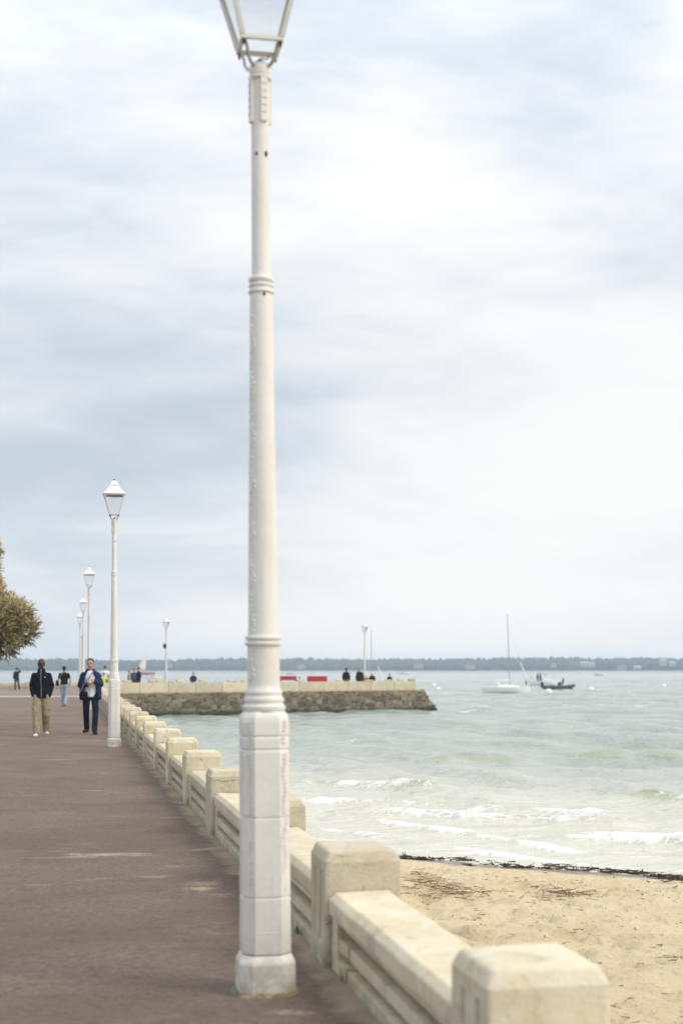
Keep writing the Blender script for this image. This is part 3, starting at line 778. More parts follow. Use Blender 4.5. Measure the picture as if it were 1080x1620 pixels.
    # cast vine in low relief
    def lump(bm, p, rx, rz_, tilt, nrm_):
        nrm_ = Vector(nrm_).normalized(); up = Vector((0, 0, 1)); side = up.cross(nrm_).normalized()
        a = side * math.cos(tilt) + up * math.sin(tilt); b = -side * math.sin(tilt) + up * math.cos(tilt)
        n = 8; r0 = [bm.verts.new(Vector(p) + a * rx * math.cos(2 * math.pi * i / n) + b * rz_ * math.sin(2 * math.pi * i / n)) for i in range(n)]
        r1 = [bm.verts.new(Vector(p) + nrm_ * .0048 + (a * rx * math.cos(2 * math.pi * i / n) + b * rz_ * math.sin(2 * math.pi * i / n)) * .6) for i in range(n)]
        for i in range(n): bm.faces.new((r0[i], r0[(i + 1) % n], r1[(i + 1) % n], r1[i]))
        bm.faces.new(r1); bm.faces.new(r0[::-1])
    rr = random.Random(4)
    bm = bmesh.new()
    def shaft_r(z): return float(np.interp(z, [1.47, 1.66, 1.75, 2.2, 2.8, 3.32], [.0775, .0768, .0725, .0685, .0595, .0550]))
    def on_shaft(a, z, d=0.): r = shaft_r(z) + d; return (r * math.sin(a), -r * math.cos(a), z)
    z = 1.49
    while z < 3.27:                                    # winding stem with paired leaves, breaking off at the collar
        top_ = min(z + .20, 3.29); zs = np.arange(z, top_, .012); zs = [q for q in zs if not 1.655 < q < 1.722]
        if len(zs) > 4:
            tube(bm, [on_shaft(R(-60) + .16 * math.sin((q - z) * 31), q, .0) for q in zs], .0042, 6)
            for q in zs[1::2]:
                a = R(-60) + .16 * math.sin((q - z) * 31); sd_ = rr.choice([-1, 1])
                lump(bm, on_shaft(a + sd_ * .13, q, -.001), .0045, rr.uniform(.010, .015), sd_ * rr.uniform(.5, 1.0), on_shaft(a, 0))
        z += .225
    link('vine_relief', bm_mesh('lamp_vine', bm, True), 'paint', t)['kind'] = 'stuff'
    bm = bmesh.new(); h = .1128 - .0265
    for sx_ in (-1, 1):
        z = .42
        while z < 1.315:
            if not any(abs(z - g) < .014 for g in (.466, .846, 1.168, 1.235)):
                dense = 1. if z > .86 else .55 + .4 * math.sin(z * 21)
                for q in (-1, 1):
                    if rr.random() < dense:
                        o_ = q * .009 + .005 * math.sin(z * 40); lump(bm, (sx_ * (h + o_), -(h - o_), z), .0045, rr.uniform(.009, .014), -q * sx_ * .8, (sx_, -1, 0))
                lump(bm, (sx_ * (h + .004 * math.sin(z * 40)), -(h - .004 * math.sin(z * 40)), z + .008), .0035, .010, .25 * math.cos(z * 40), (sx_, -1, 0))
            z += .0195
    link('corner_relief', bm_mesh('lamp_corner_relief', bm, True), 'paint', ped)['kind'] = 'stuff'
    # lantern: four curved arms, square tapering frame, glass, roof
    zb, hb, ze, he = 4.552, .092, 4.925, .186
    for sx_ in (-1, 1):
        for sy_ in (-1, 1):
            bm = bmesh.new()
            pts = [(sx_ * .030, sy_ * .030, 4.437), (sx_ * .050, sy_ * .050, 4.452), (sx_ * .064, sy_ * .064, 4.475), (sx_ * .069, sy_ * .069, 4.51), (sx_ * .080, sy_ * .080, 4.542), (sx_ * .092, sy_ * .092, 4.552)]
            tube(bm, pts, [.0085, .008, .0075, .0075, .007, .006], 8); link('bracket_arm', bm_mesh('lamp_arm', bm, True), 'stain' if sy_ < 0 else 'paint', t)
            bm = bmesh.new(); tube(bm, [(sx_ * (hb - .004), sy_ * (hb - .004), 4.515), (sx_ * (hb - .004), sy_ * (hb - .004), 4.525), (sx_ * (hb - .004), sy_ * (hb - .004), 4.548)], [.003, .007, .006], 8)
            link('corner_drop', bm_mesh('lamp_drop', bm, True), 'darkmetal', t)
    b = .010
    def square_ring(z, h, b, hh):
        bm = bmesh.new(); o_, i_ = h + b, h - b
        R4 = [[bm.verts.new((x * k, y * k, zz_)) for x, y in ((-1, -1), (1, -1), (1, 1), (-1, 1))] for k, zz_ in ((o_, z - hh), (o_, z + hh), (i_, z + hh), (i_, z - hh))]
        for q in range(4):
            for c in range(4): bm.faces.new((R4[q][c], R4[q][(c + 1) % 4], R4[(q + 1) % 4][(c + 1) % 4], R4[(q + 1) % 4][c]))
        return bm_mesh('lantern_ring', bm, False, .002, 1)
    lf = link('lantern_frame', square_ring(ze, he, b, .010), 'paint', t)
    link('lower_rail', square_ring(zb, hb, b, .010), 'paint', lf)
    for sx_ in (-1, 1):
        for sy_ in (-1, 1):
            bm = bmesh.new()
            rings(bm, [[(sx_ * h + dx, sy_ * h + dy, z) for dx, dy in ((-w_, -w_), (w_, -w_), (w_, w_), (-w_, w_))] for z, h, w_ in ((zb + .008, hb + .001, .0125), (ze - .008, he - .002, .0125))])
            link('corner_bar', bm_mesh('lantern_bar', bm, False, .002, 1), 'paint', lf)
    for k in range(4):
        ca, sa = math.cos(k * math.pi / 2), math.sin(k * math.pi / 2); q = []
        for z, h, w_ in ((zb + .01, hb, hb - .012), (ze - .01, he, he - .012)):
            for x, y in ((-w_, -h), (w_, -h)): q.append((x * ca - y * sa, x * sa + y * ca, z))
        me = mesh('lantern_pane', q, [(0, 1, 3, 2)]); link('pane', me, 'glass', lf)
    # roof of four slopes with a vent cap
    def sq(h, z): return [(-h, -h, z), (h, -h, z), (h, h, z), (-h, h, z)]
    bm = bmesh.new(); rings(bm, [sq(h, z) for h, z in ((.214, 4.937), (.216, 4.948), (.200, 4.957), (.155, 5.01), (.118, 5.06), (.092, 5.105), (.090, 5.112))])
    rf = link('lantern_roof', bm_mesh('lantern_roof', bm, False, .003, 2), 'lampwhite', t)
    bm = bmesh.new(); rings(bm, [sq(h, z) for h, z in ((.098, 5.113), (.098, 5.124), (.072, 5.135), (.066, 5.165), (.040, 5.20), (.020, 5.215))])
    link('vent_cap', bm_mesh('lantern_cap', bm, False, .003, 2), 'lampwhite', rf)
    bm = bmesh.new(); bmesh.ops.create_uvsphere(bm, u_segments=12, v_segments=8, radius=.021); link('finial', bm_mesh('lantern_finial', bm, True), 'darkmetal', rf, (0, 0, 5.228))
    bm = bmesh.new(); lathe(bm, [(.150, 4.918), (.165, 4.914), (.165, 4.908), (.15, 4.904)], 4 * 6); link('reflector', bm_mesh('lantern_reflector', bm), 'rim', lf)
    return t
lamp0 = build_lamp()
LAMP_LABELS = ['tall cream white street lamp in front, its lantern cut by the top of the picture',
               'white street lamp standing beside the man in the open blue jacket',
               'third white promenade lamp, just left of the lamp beside the blue jacketed man',
               'fourth white promenade lamp, half hidden behind the third',
               'farthest and shortest white promenade lamp, nearest the two walking men',
               'white lamp on the pier with a small dark loudspeaker halfway up its post',
               'white lamp near the pier head beside a thin boat mast']
spots = []
for px, Y in ((420, 6.85), (181, 27.8), (141.5, 51.6), (132, 74.), (127, 89.)):
    z = 0. if Y < 80 else PIER_Z
    spots.append((at(px, 0, Y).x, Y, z, RZ))
spots += [(at(263, 0, 99.).x, 99., PIER_Z, .5), (at(576.5, 0, 111.).x, 111., PIER_Z, .5)]
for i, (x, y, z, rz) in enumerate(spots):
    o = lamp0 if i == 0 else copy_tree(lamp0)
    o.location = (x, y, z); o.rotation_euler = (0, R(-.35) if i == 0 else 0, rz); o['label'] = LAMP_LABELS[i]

# small speaker on the pier lamp, dark slender pole near the far lamps
sp0 = spots[5]
t = thing('loudspeaker', 'small dark loudspeaker clamped halfway up the pier lamp', 'loudspeaker', (sp0[0] - .09, sp0[1] - .05, 3.05), .3)
bm = bmesh.new(); rings(bm, [circ(r, z, 16) for r, z in ((.05, -.16), (.10, -.15), (.12, 0), (.10, .15), (.05, .16))]); link('horn', bm_mesh('speaker_horn', bm, True), 'darkmetal', t)
link('bracket', box_mesh('speaker_bracket', .02, .12, -.02, .06, -.03, .03), 'darkmetal', t)
p = at(131, 0, 79.)
t = thing('dark_pole', 'slender black pole standing between the far lamps', 'pole', (p.x, 79., 0.), 0)
bm = bmesh.new(); lathe(bm, [(.10, -.05), (.10, .05), (.055, .08), (.05, 2.), (.045, 3.2)], 12); link('post', bm_mesh('dark_pole_post', bm, True), 'darkmetal', t)
bm = bmesh.new(); lathe(bm, [(.07, 3.2), (.075, 3.24), (.03, 3.32), (.005, 3.36)], 12); link('cap', bm_mesh('dark_pole_cap', bm, True), 'darkmetal', t)

# ------------------------------------------------------------------ pier of rubble stone with cream parapet
A = Vector((-14.9, 81.6, 0)); B = Vector((5.42, 95.37, 0)); AB = (B - A); LAB = AB.length; ab = AB / LAB; fn = Vector((ab.y, -ab.x, 0))
TOP, BOT = 0.02, SEA - .6; BAT = .22           # batter of the face
pier = thing('stone_pier', 'rubble stone pier with a cream parapet reaching out into the bay', 'pier', A, math.atan2(ab.y, ab.x))
# local axes of the pier: x along the face, -y towards the sea in front
inv = Matrix.Rotation(-math.atan2(ab.y, ab.x), 4, 'Z')
def loc(p): return inv @ (Vector(p) - A)
farR = loc((5.75, 114.4, 0)); farL = loc((-14.9, 114.4, 0))
END_RUN = 1.05
bm = bmesh.new()
top = [(0, .10, TOP - .01), (LAB, .10, TOP - .01), (farR.x, farR.y, TOP - .01), (farL.x, farL.y, TOP - .01)]
sc_ = (TOP - BOT) / 1.4
botm = [(0, -BAT * sc_ + .10, BOT), (LAB + END_RUN * sc_, -BAT * sc_ + .10, BOT), (farR.x + END_RUN * sc_, farR.y, BOT), (farL.x, farL.y, BOT)]
top = [(x, y, PIER_Z - .02) if i > 1 else (x, y, z) for i, (x, y, z) in enumerate(top)]
rings(bm, [botm, top]); link('core', bm_mesh('pier_core', bm), 'pier_core', pier)
sv = []
for k in range(9):
    bm = bmesh.new(); add_box(bm, -.5, .5, -.5, .5, -.5, .5); r2 = random.Random(k)
    for v_ in bm.verts: v_.co += Vector((r2.uniform(-.13, .13), r2.uniform(-.2, .12), r2.uniform(-.13, .13)))
    sv.append(bm_mesh('pier_stone', bm, False, .08, 2)); sv[-1].materials.append(M['stone'])
r2 = random.Random(3); z = TOP - .02; laid = []
for row, hgt in enumerate((.13, .20, .22, .21, .22, .22, .22, .16)):
    zc = z - hgt / 2; drop = (TOP - zc) / 1.4; x = r2.uniform(-.1, .0) ; xe = LAB + END_RUN * drop
    while x < xe - .05:
        wd = min(r2.uniform(.24, .60), xe - x + .05); hh = hgt * r2.uniform(.85, 1.25)
        if wd > .10: laid.append((wd * hh * (1 if z > SEA else .2), r2.randrange(9), (x + wd / 2, -BAT * drop + .085 + r2.uniform(-.03, .03), zc + r2.uniform(-.03, .03)), (R(8), r2.uniform(-.35, .35), 0), (wd * 1.06, r2.uniform(.26, .34), hh * 1.04)))
        x += wd
    z -= hgt
laid.sort(key=lambda q: -q[0]); bm = bmesh.new()
for k, (ar, vi, lo_, ro_, sc2) in enumerate(laid):
    if k < 296: link('stone', sv[vi], None, pier, lo_, ro_, sc2)
    else:
        from mathutils import Euler
        n0 = len(bm.verts); bm.from_mesh(sv[vi]); bm.verts.ensure_lookup_table()
        mt = Matrix.LocRotScale(Vector(lo_), Euler(ro_), Vector(sc2))
        for v_ in bm.verts[n0:]: v_.co = mt @ v_.co
me = bpy.data.meshes.new('rubble_fill'); bm.to_mesh(me); bm.free(); link('rubble_fill', me, 'stone', pier)['kind'] = 'stuff'
# parapet: cream slabs with open joints, low caps
PH = .635; x = .1
k = 0
while x < LAB - .6:
    wd = min(1.85, LAB - .38 - x)
    me = box_mesh('parapet_slab', 0, wd - .022, 0, .34, 0, PH + rng.uniform(-.012, .012), .018)
    link('parapet_slab', me, 'concrete', pier, (x, .14, TOP)); x += wd; k += 1
for px in (205, 238, 247, 275, 306, 345, 365, 445, 505, 550, 583, 603, 628, 650):
    f = (px - 150) / 505.; xx = min(max(f * (LAB + .8), .4), LAB - .9); w_ = rng.uniform(.35, .6)
    link('parapet_block', box_mesh('parapet_block', 0, w_, 0, .28, 0, rng.uniform(.08, .17), .02), 'concrete', pier, (xx, .17, TOP + PH + .013))
# inner parapet on the far side
fp = thing('far_parapet', 'low cream parapet along the far edge of the pier forecourt', 'wall', (-62, 113.7, PIER_Z), 0)
x = 0; k = 0
fpost = box_mesh('far_parapet_post', 0, .5, 0, .5, 0, .66, .02); fspan = box_mesh('far_parapet_span', .5, 2.83, .06, .44, 0, .52, .015)
while x < 67.2:
    link('post', fpost, 'concrete', fp, (x, 0, rng.uniform(-.01, .01)))
    if x < 64.5: link('panel', fspan, 'concrete', fp, (x, 0, 0))
    x += 2.83; k += 1
bm = bmesh.new(); add_box(bm, -76, -14.9, 82.6, 114.3, -2.6, PIER_Z - .02)
tag(link('quay_wall', bm_mesh('quay_wall', bm), 'pier_core'), 'dark quay wall under the pier forecourt', 'wall')

# red bench and red barrier on the pier
def red_bench(px0, px1, Y, name, label, legs):
    a = at(px0, 0, Y); b = at(px1, 0, Y); w_ = b.x - a.x
    t = thing(name, label, 'bench' if legs else 'barrier', (a.x, Y, PIER_Z), .0)
    if legs:
        for x in (.06, w_ - .14): link('leg', box_mesh('red_leg', x, x + .10, .0, .42, 0, .83, .01), 'red', t)
        link('backrest', box_mesh('red_back', 0, w_, .36, .43, .84, 1.14, .015), 'red', t)
        link('seat', box_mesh('red_seat', .16, w_ - .16, .0, .40, .44, .50, .01), 'red', t)
        link('side_post', box_mesh('red_post', w_ + .16, w_ + .24, .3, .4, 0, 1.12, .01), 'red', t)
    else:
        bm = bmesh.new(); rings(bm, [[(x0, y0, z), (x1, y0, z), (x1, y1, z), (x0, y1, z)] for x0, x1, y0, y1, z in ((0, w_, -.12, .42, 0), (0, w_, -.12, .42, .18), (.03, w_ - .03, .02, .28, .5), (.03, w_ - .03, .04, .26, 1.14))])
        link('body', bm_mesh('barrier_body', bm, False, .03, 2), 'red', t)
        for f in (.28, .72): link('slot', box_mesh('barrier_slot', w_ * f - .12, w_ * f + .12, .005, .30, .60, .70, .01), 'redhull', t)
red_bench(441, 469, 102., 'red_bench', 'red bench showing above the pier parapet, just right of the front lamp', True)
red_bench(485, 518, 102., 'red_barrier', 'red plastic barrier on the pier, right of the red bench', False)

# ------------------------------------------------------------------ tamarisk tree at the left edge
def build_tree():
    TY = 36.; base = Vector((-10.4, TY, 0.))
    t = thing('tamarisk_tree', 'feathery olive and tan tamarisk tree at the left edge', 'tree', base)
    r = random.Random(8); bm = bmesh.new()
    clumps = [(-8.75, 0, 2.70, .92), (-9.1, -.5, 3.35, .75), (-9.6, .4, 2.55, 1.0), (-9.45, .2, 3.95, .62), (-9.02, 0, 4.55, .42), (-10.5, 0, 3.3, 1.25),
              (-11.4, .2, 2.9, 1.2), (-10.4, -.3, 4.4, .9), (-11.5, 0, 4.1, 1.0), (-8.15, .2, 2.55, .48), (-8.2, .0, 2.95, .42), (-9.3, -.9, 2.45, .8), (-9.0, .9, 2.9, .8), (-8.45, -.2, 2.15, .38), (-9.0, .1, 1.98, .38), (-9.75, .6, 4.7, .45), (-9.1, .1, 4.15, .42), (-9.25, 0, 3.75, .6), (-8.9, -.2, 3.6, .4), (-9.15, .3, 4.35, .4)]
    tube(bm, [(0, 0, -.1), (.08, .02, .5), (.25, 0, 1.0), (.35, .05, 1.6), (.5, 0, 2.2)], [.24, .20, .17, .14, .10], 10)
    tube(bm, [(-.05, .05, .3), (-.3, .1, 1.0), (-.5, .1, 1.7), (-.6, 0, 2.6)], [.17, .14, .11, .07], 9)
    link('trunk', bm_mesh('tree_trunk', bm, True), 'bark', t)
    bm = bmesh.new()
    for cx, cy, cz, cr in clumps:
        e = Vector((cx - base.x, cy, cz)); s = Vector((.35, .05, 1.5)) if e.x > 0 else Vector((-.5, .1, 1.6))
        m1 = s.lerp(e, .5) + Vector((r.uniform(-.15, .15), r.uniform(-.15, .15), -.12))
        tube(bm, [s, s.lerp(m1, .5), m1, e], [.06, .05, .035, .014], 6)
        for k in range(7):
            d = Vector((r.gauss(0, 1), r.gauss(0, 1), r.gauss(.3, .8))).normalized() * cr * r.uniform(.6, .95)
            tube(bm, [e.lerp(m1, .2), e + d * .5, e + d], [.014, .009, .004], 4)
    link('branches', bm_mesh('tree_branches', bm, True), 'bark', t)['kind'] = 'stuff'
    V = []; F = []; I = []
    def spray(p, d, ln, mi):
        side = d.cross(Vector((r.gauss(0, 1), r.gauss(0, 1), r.gauss(0, 1)))).normalized(); droop = Vector((0, 0, -.35 * ln))
        n = len(V); c = [p, p + d * ln * .5 + droop * .15, p + d * ln + droop * .6]; w_ = (.010, .013, .002)
        for q, ww in zip(c, w_): V.extend([q - side * ww, q + side * ww])
        for k in range(2): F.append((n + 2 * k, n + 2 * k + 1, n + 2 * k + 3, n + 2 * k + 2)); I.append(mi)
        for k in range(7):
            f = r.uniform(.1, .95); q = c[0].lerp(c[2], f) + droop * .1 * f; sd = side if k % 2 else -side
            e = q + (d * .6 + sd * r.uniform(.5, 1.) + Vector((r.uniform(-.3, .3), r.uniform(-.3, .3), r.uniform(-.3, .3)))) * ln * r.uniform(.18, .36)
            n = len(V); o = d.cross(sd) * .008 + d * .006; V.extend([q - o, q + o, e]); F.append((n, n + 1, n + 2)); I.append(mi)
    for cx, cy, cz, cr in clumps:
        c = Vector((cx - base.x, cy, cz)); n = int(2500 * cr * cr + 250)
        if cx < -10.2: n = int(n * .55)
        for k in range(n):
            d = Vector((r.gauss(0, 1), r.gauss(0, 1), r.gauss(0, 1))).normalized(); q = r.uniform(.25, 1.) ** .5
            if math.sin(d.x * 7 + cx * 5) + math.sin(d.z * 8 + cz * 3) + math.sin(d.y * 6) > 1.75: continue
            p = c + Vector((d.x, d.y, d.z * .9)) * cr * q * r.choice([.75, .85, .95, 1.0])
            out = (d * .9 + Vector((0, 0, .55)) + Vector((r.uniform(-.4, .4), r.uniform(-.4, .4), r.uniform(-.3, .4)))).normalized()
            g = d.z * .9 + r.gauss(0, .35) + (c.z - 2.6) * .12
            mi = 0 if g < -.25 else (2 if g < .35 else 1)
            spray(p, out, r.uniform(.10, .23), mi)
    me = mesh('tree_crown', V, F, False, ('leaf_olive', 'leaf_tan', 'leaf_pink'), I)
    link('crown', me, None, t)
build_tree()

# ------------------------------------------------------------------ people
def blob_parts(prims, grow=0.):
    """closed meshes of tapered limbs (kind 'c') and stacked sections (kind 'l')"""
    bm = bmesh.new()
    for p in prims:
        if p[0] == 'c':
            _, a, b, ra, rb = p; a = Vector(a); b = Vector(b); ra += grow; rb += grow
            d = (b - a).normalized(); L_ = (b - a).length
            u = d.cross(Vector((0, 0, 1)) if abs(d.z) < .9 else Vector((1, 0, 0))).normalized(); w_ = d.cross(u)
            st = [(-ra, ra * .05), (-ra * .8, ra * .6), (-ra * .4, ra * .92), (0, ra)] + [(L_ * k / 4, ra + (rb - ra) * k / 4) for k in (1, 2, 3)] + [(L_, rb), (L_ + rb * .4, rb * .92), (L_ + rb * .8, rb * .6), (L_ + rb, rb * .05)]
            rings(bm, [[a + d * h + (u * math.cos(2 * math.pi * i / 12) + w_ * math.sin(2 * math.pi * i / 12)) * r for i in range(12)] for h, r in st])
        elif p[0] == 'l':
            rings(bm, [[(cx + (rx + grow) * math.cos(2 * math.pi * i / 18), cy + (ry + grow) * math.sin(2 * math.pi * i / 18), z) for i in range(18)] for cx, cy, z, rx, ry in p[1]])
        elif p[0] == 'e':
            _, c, rad = p; s = bmesh.ops.create_uvsphere(bm, u_segments=16, v_segments=10, radius=1.)
            for v_ in s['verts']: v_.co = Vector((v_.co.x * (rad[0] + grow), v_.co.y * (rad[1] + grow), v_.co.z * (rad[2] + grow))) + Vector(c)
    bmesh.ops.recalc_face_normals(bm, faces=bm.faces)
    return bm

def skin_mesh(name, prims, voxel, grow=0., smooth=4):
    bm = blob_parts(prims, grow); me = bpy.data.meshes.new('tmp'); bm.to_mesh(me); bm.free()
    o = bpy.data.objects.new('tmp', me); COL.objects.link(o)
    md = o.modifiers.new('r', 'REMESH'); md.mode = 'VOXEL'; md.voxel_size = voxel
    ms = o.modifiers.new('s', 'SMOOTH'); ms.factor = .5; ms.iterations = smooth
    dg = bpy.context.evaluated_depsgraph_get(); dg.update()
    out = bpy.data.meshes.new_from_object(o.evaluated_get(dg)); out.name = name
    bpy.data.objects.remove(o); bpy.data.meshes.remove(me); out.shade_smooth(); out.materials.clear()
    return out

BASE = dict(hipL=(.092, 0, .92), kneeL=(.105, -.03, .50), ankL=(.105, .02, .09), hipR=(-.092, 0, .92), kneeR=(-.105, -.03, .50), ankR=(-.105, .02, .09),
            shL=(.172, .01, 1.402), elL=(.245, .05, 1.14), wrL=(.235, -.06, .89), shR=(-.172, .01, 1.402), elR=(-.245, .05, 1.14), wrR=(-.235, -.06, .89),
            head=(0, -.02, 1.645), neck=(0, .0, 1.50), toeL=(.02, -.16), toeR=(-.02, -.16), lean=0.)

def person(label, loc_, rz, height, pose, skin, hair, top, bottom, shoes, sleeve='long', voxel=.016, body=1.0, top_hem=.90, open_front=None, hat=None, legs='long', detail=False, hands=True, group=None, name='person'):
    J = dict(BASE); J.update(pose); V3 = lambda k: Vector(J[k])
    t = thing(name, label, 'person', loc_, rz, group); s = height / 1.755; t.scale = (s, s, s)
    lean = J['lean']; b = body
    zc = J.get('dz', 0.)
    def tz(z): return -lean * max(0, z - .95)
    sec = [(.84, .115, .085), (.90, .160, .108), (.97, .163, .112), (1.07, .145, .102), (1.18, .155, .110), (1.30, .172, .116), (1.375, .150, .100), (1.43, .105, .078), (1.49, .060, .058)]
    torso = ('l', [(0, tz(z), z + zc, rx * b * .9, ry * b * .9) for z, rx, ry in sec])
    pel = ('l', [(0, 0, z + zc, rx * b, ry * b) for z, rx, ry in ((.82, .10, .085), (.88, .155, .108), (.95, .163, .113), (1.02, .150, .106), (1.05, .14, .10))])
    H_ = V3('head'); Nk = V3('neck')
    head = [('e', H_ + Vector((0, .012, .018)), (.081, .099, .104)), ('e', H_ + Vector((0, -.022, -.058)), (.061, .066, .066)), ('c', Nk - Vector((0, 0, .04)), H_ + Vector((0, .02, -.07)), .056, .052)]
    fd = Vector((math.sin(J.get('turn', 0.)), -math.cos(J.get('turn', 0.)), 0)); fs = Vector((-fd.y, fd.x, 0))
    if detail:
        head += [('c', H_ + fd * .086 + Vector((0, 0, .012)), H_ + fd * .106 + Vector((0, 0, -.030)), .009, .014), ('e', H_ + fd * .072 + Vector((0, 0, -.064)), (.026, .020, .010)), ('e', H_ + fd * .058 + Vector((0, 0, -.100)), (.026, .022, .022)),
                 ('e', H_ + fs * .079 + Vector((0, 0, -.012)), (.012, .020, .033)), ('e', H_ - fs * .079 + Vector((0, 0, -.012)), (.012, .020, .033)), ('c', H_ + fd * .078 - fs * .045 + Vector((0, 0, .030)), H_ + fd * .078 + fs * .045 + Vector((0, 0, .030)), .012, .012)]
    arms = []; sleeves = []; handp = []
    for S_ in 'LR':
        sh, el, wr = V3('sh' + S_), V3('el' + S_), V3('wr' + S_)
        arms += [('c', sh - Vector((0, 0, .02)), el, .046 * b, .042 * b), ('c', el, wr, .041 * b, .029)]
        if sleeve == 'long': sleeves += [('c', sh, el, .056 * b, .049 * b), ('c', el, wr - (wr - el) * .04, .049 * b, .039)]
        elif sleeve == 'short': sleeves += [('c', sh, sh.lerp(el, .58), .054 * b, .052 * b)]
        if hands:
            d = (wr - el).normalized(); hd = J.get('hand' + S_); hd = Vector(hd).normalized() if hd else d
            sg = 1 if S_ == 'L' else -1
            nrm_ = Vector(J.get('palm' + S_, (-sg, 0, 0))); sd = hd.cross(nrm_).normalized(); nrm_ = sd.cross(hd).normalized()
            pc = wr + hd * .055; handp += [('c', wr, wr + hd * .02, .026, .026)]
            for q in (-.024, -.008, .008, .024): handp.append(('c', wr + hd * .02 + sd * q * .8, wr + hd * .090 + sd * q, .014, .012))
            for q, ln in ((-.027, .058), (-.009, .072), (.009, .077), (.027, .066)):
                k0 = wr + hd * .095 + sd * q; k1 = k0 + hd * ln * .5 + nrm_ * .014; k2 = k1 + hd * ln * .32 + nrm_ * ln * .42
                handp += [('c', k0, k1, .0095, .0088), ('c', k1, k2, .0088, .0075)]
            k0 = wr + hd * .030 + sd * .030; k1 = k0 + hd * .038 + sd * .022 + nrm_ * .012; handp += [('c', k0, k1, .012, .0105), ('c', k1, k1 + hd * .030 + nrm_ * .012, .0105, .009)]
    leg = []; trou = []
    for S_ in 'LR':
        h, kn, an = V3('hip' + S_), V3('knee' + S_), V3('ank' + S_)
        leg += [('c', h, kn, .078 * b, .052 * b), ('c', kn, an, .050 * b, .036)]
        f = J.get('flare', 1.)
        if legs == 'long': trou += [('c', h, kn, .092 * b, .067 * b * f), ('c', kn, an + Vector((0, 0, .012)), .066 * b * f, .058 * f)]
        else: trou += [('c', h, kn.lerp(h, .05), .094 * b, .076 * b)]
        tx, ty = J['toe' + S_]
        leg.append(('c', an + Vector((0, .03, -.045)), an + Vector((tx, ty, -.062)), .032, .024))
    fine = voxel * .5 if detail else voxel
    link('body', skin_mesh('person_body', head + [torso] + arms + handp + leg, min(voxel, .011) if detail else voxel), skin, t)
    ups = [('l', [(x, y, z, rx, ry) for (x, y, z, rx, ry) in torso[1] if z - zc >= 1.05])]
    hem = [(0, tz(z), z + zc, rx * b, ry * b) for z, rx, ry in ((top_hem, .165, .118), (top_hem + .03, .170, .120), (1.07, .158, .112), (1.18, .163, .116), (1.30, .178, .121), (1.375, .165, .110), (1.43, .125, .088), (1.48, .070, .070))]
    hem = [q for i, q in enumerate(hem) if i < 2 or q[2] - zc > top_hem + .05]
    garment = {'long': 'jacket', 'short': 'shirt'}[sleeve]
    tp = [('l', hem), ('c', (-.12 * b, .01, 1.415 + zc), (.12 * b, .01, 1.415 + zc), .030, .030)] + (sleeves if not J.get('nosleeve') else [])
    if J.get('collar'): tp.append(('l', [(0, -.005, 1.45, .085, .08), (0, -.008, 1.545, .070, .070)]))
    link(garment, skin_mesh('person_top', tp, voxel, .010, 3), top, t)
    if trou: link('trousers' if legs == 'long' else 'shorts', skin_mesh('person_trousers', [pel] + trou, voxel, .010, 3), bottom, t)
    for S_ in 'LR':
        an = V3('ank' + S_); tx, ty = J['toe' + S_]; sk = max(.0, 0)
        a0 = an + Vector((-tx * .2, .045, -.05)); a1 = an + Vector((tx, ty, -.056))
        link('shoe', skin_mesh('person_shoe', [('c', a0, a1, .042, .034), ('c', an + Vector((0, .01, -.01)), a0.lerp(a1, .5), .040, .036)], .012, .004, 2), shoes, t)
    if hair == 'short':
        hp = [('e', H_ + Vector((0, .02, .040)) - fd * .006, (.087, .101, .094))]
        me = skin_mesh('person_hair', hp, voxel * .7, 0, 1); bmx = bmesh.new(); bmx.from_mesh(me)
        dl = [v_ for v_ in bmx.verts if (v_.co - H_).dot(fd) > .035 and v_.co.z - H_.z < .062 or v_.co.z - H_.z < -.035]
        bmesh.ops.delete(bmx, geom=dl, context='VERTS'); bmx.to_mesh(me); bmx.free(); link('hair', me, 'hair', t)
    elif hair == 'tied':
        link('hair', skin_mesh('person_hair', [('e', H_ + Vector((0, .03, .025)), (.086, .094, .096)), ('e', H_ + Vector((0, .10, .05)), (.04, .04, .04)), ('c', H_ + Vector((0, .075, .0)), H_ + Vector((0, .07, -.10)), .05, .03)], voxel * .7, 0, 2), 'hair', t)
    elif hair == 'grey':
        link('hair', skin_mesh('person_hair', [('e', H_ + Vector((0, .03, .04)), (.082, .092, .082))], voxel * .7, 0, 2), 'greycloth', t)
    if hat:
        hh = [('e', H_ + Vector((0, .01, .05)), (.088, .102, .080)), ('e', H_ + fd * .11 + Vector((0, 0, .045)), (.06, .05, .012))]
        link('cap', skin_mesh('person_cap', hh, voxel * .6, 0, 1), hat, t)
    if detail:
        for q in (-1, 1):
            bmx = bmesh.new(); bmesh.ops.create_uvsphere(bmx, u_segments=10, v_segments=6, radius=.010)
            link('eye', bm_mesh('person_eye', bmx, True), 'darkmetal', t, H_ + fd * .088 + fs * q * .032 + Vector((0, 0, .006)), (0, 0, 0), (1.3, .8, .7))
    return t, J

def on_ground(px, Y, z=0.):
    p = at(px, 0, Y); return (p.x, Y, z)

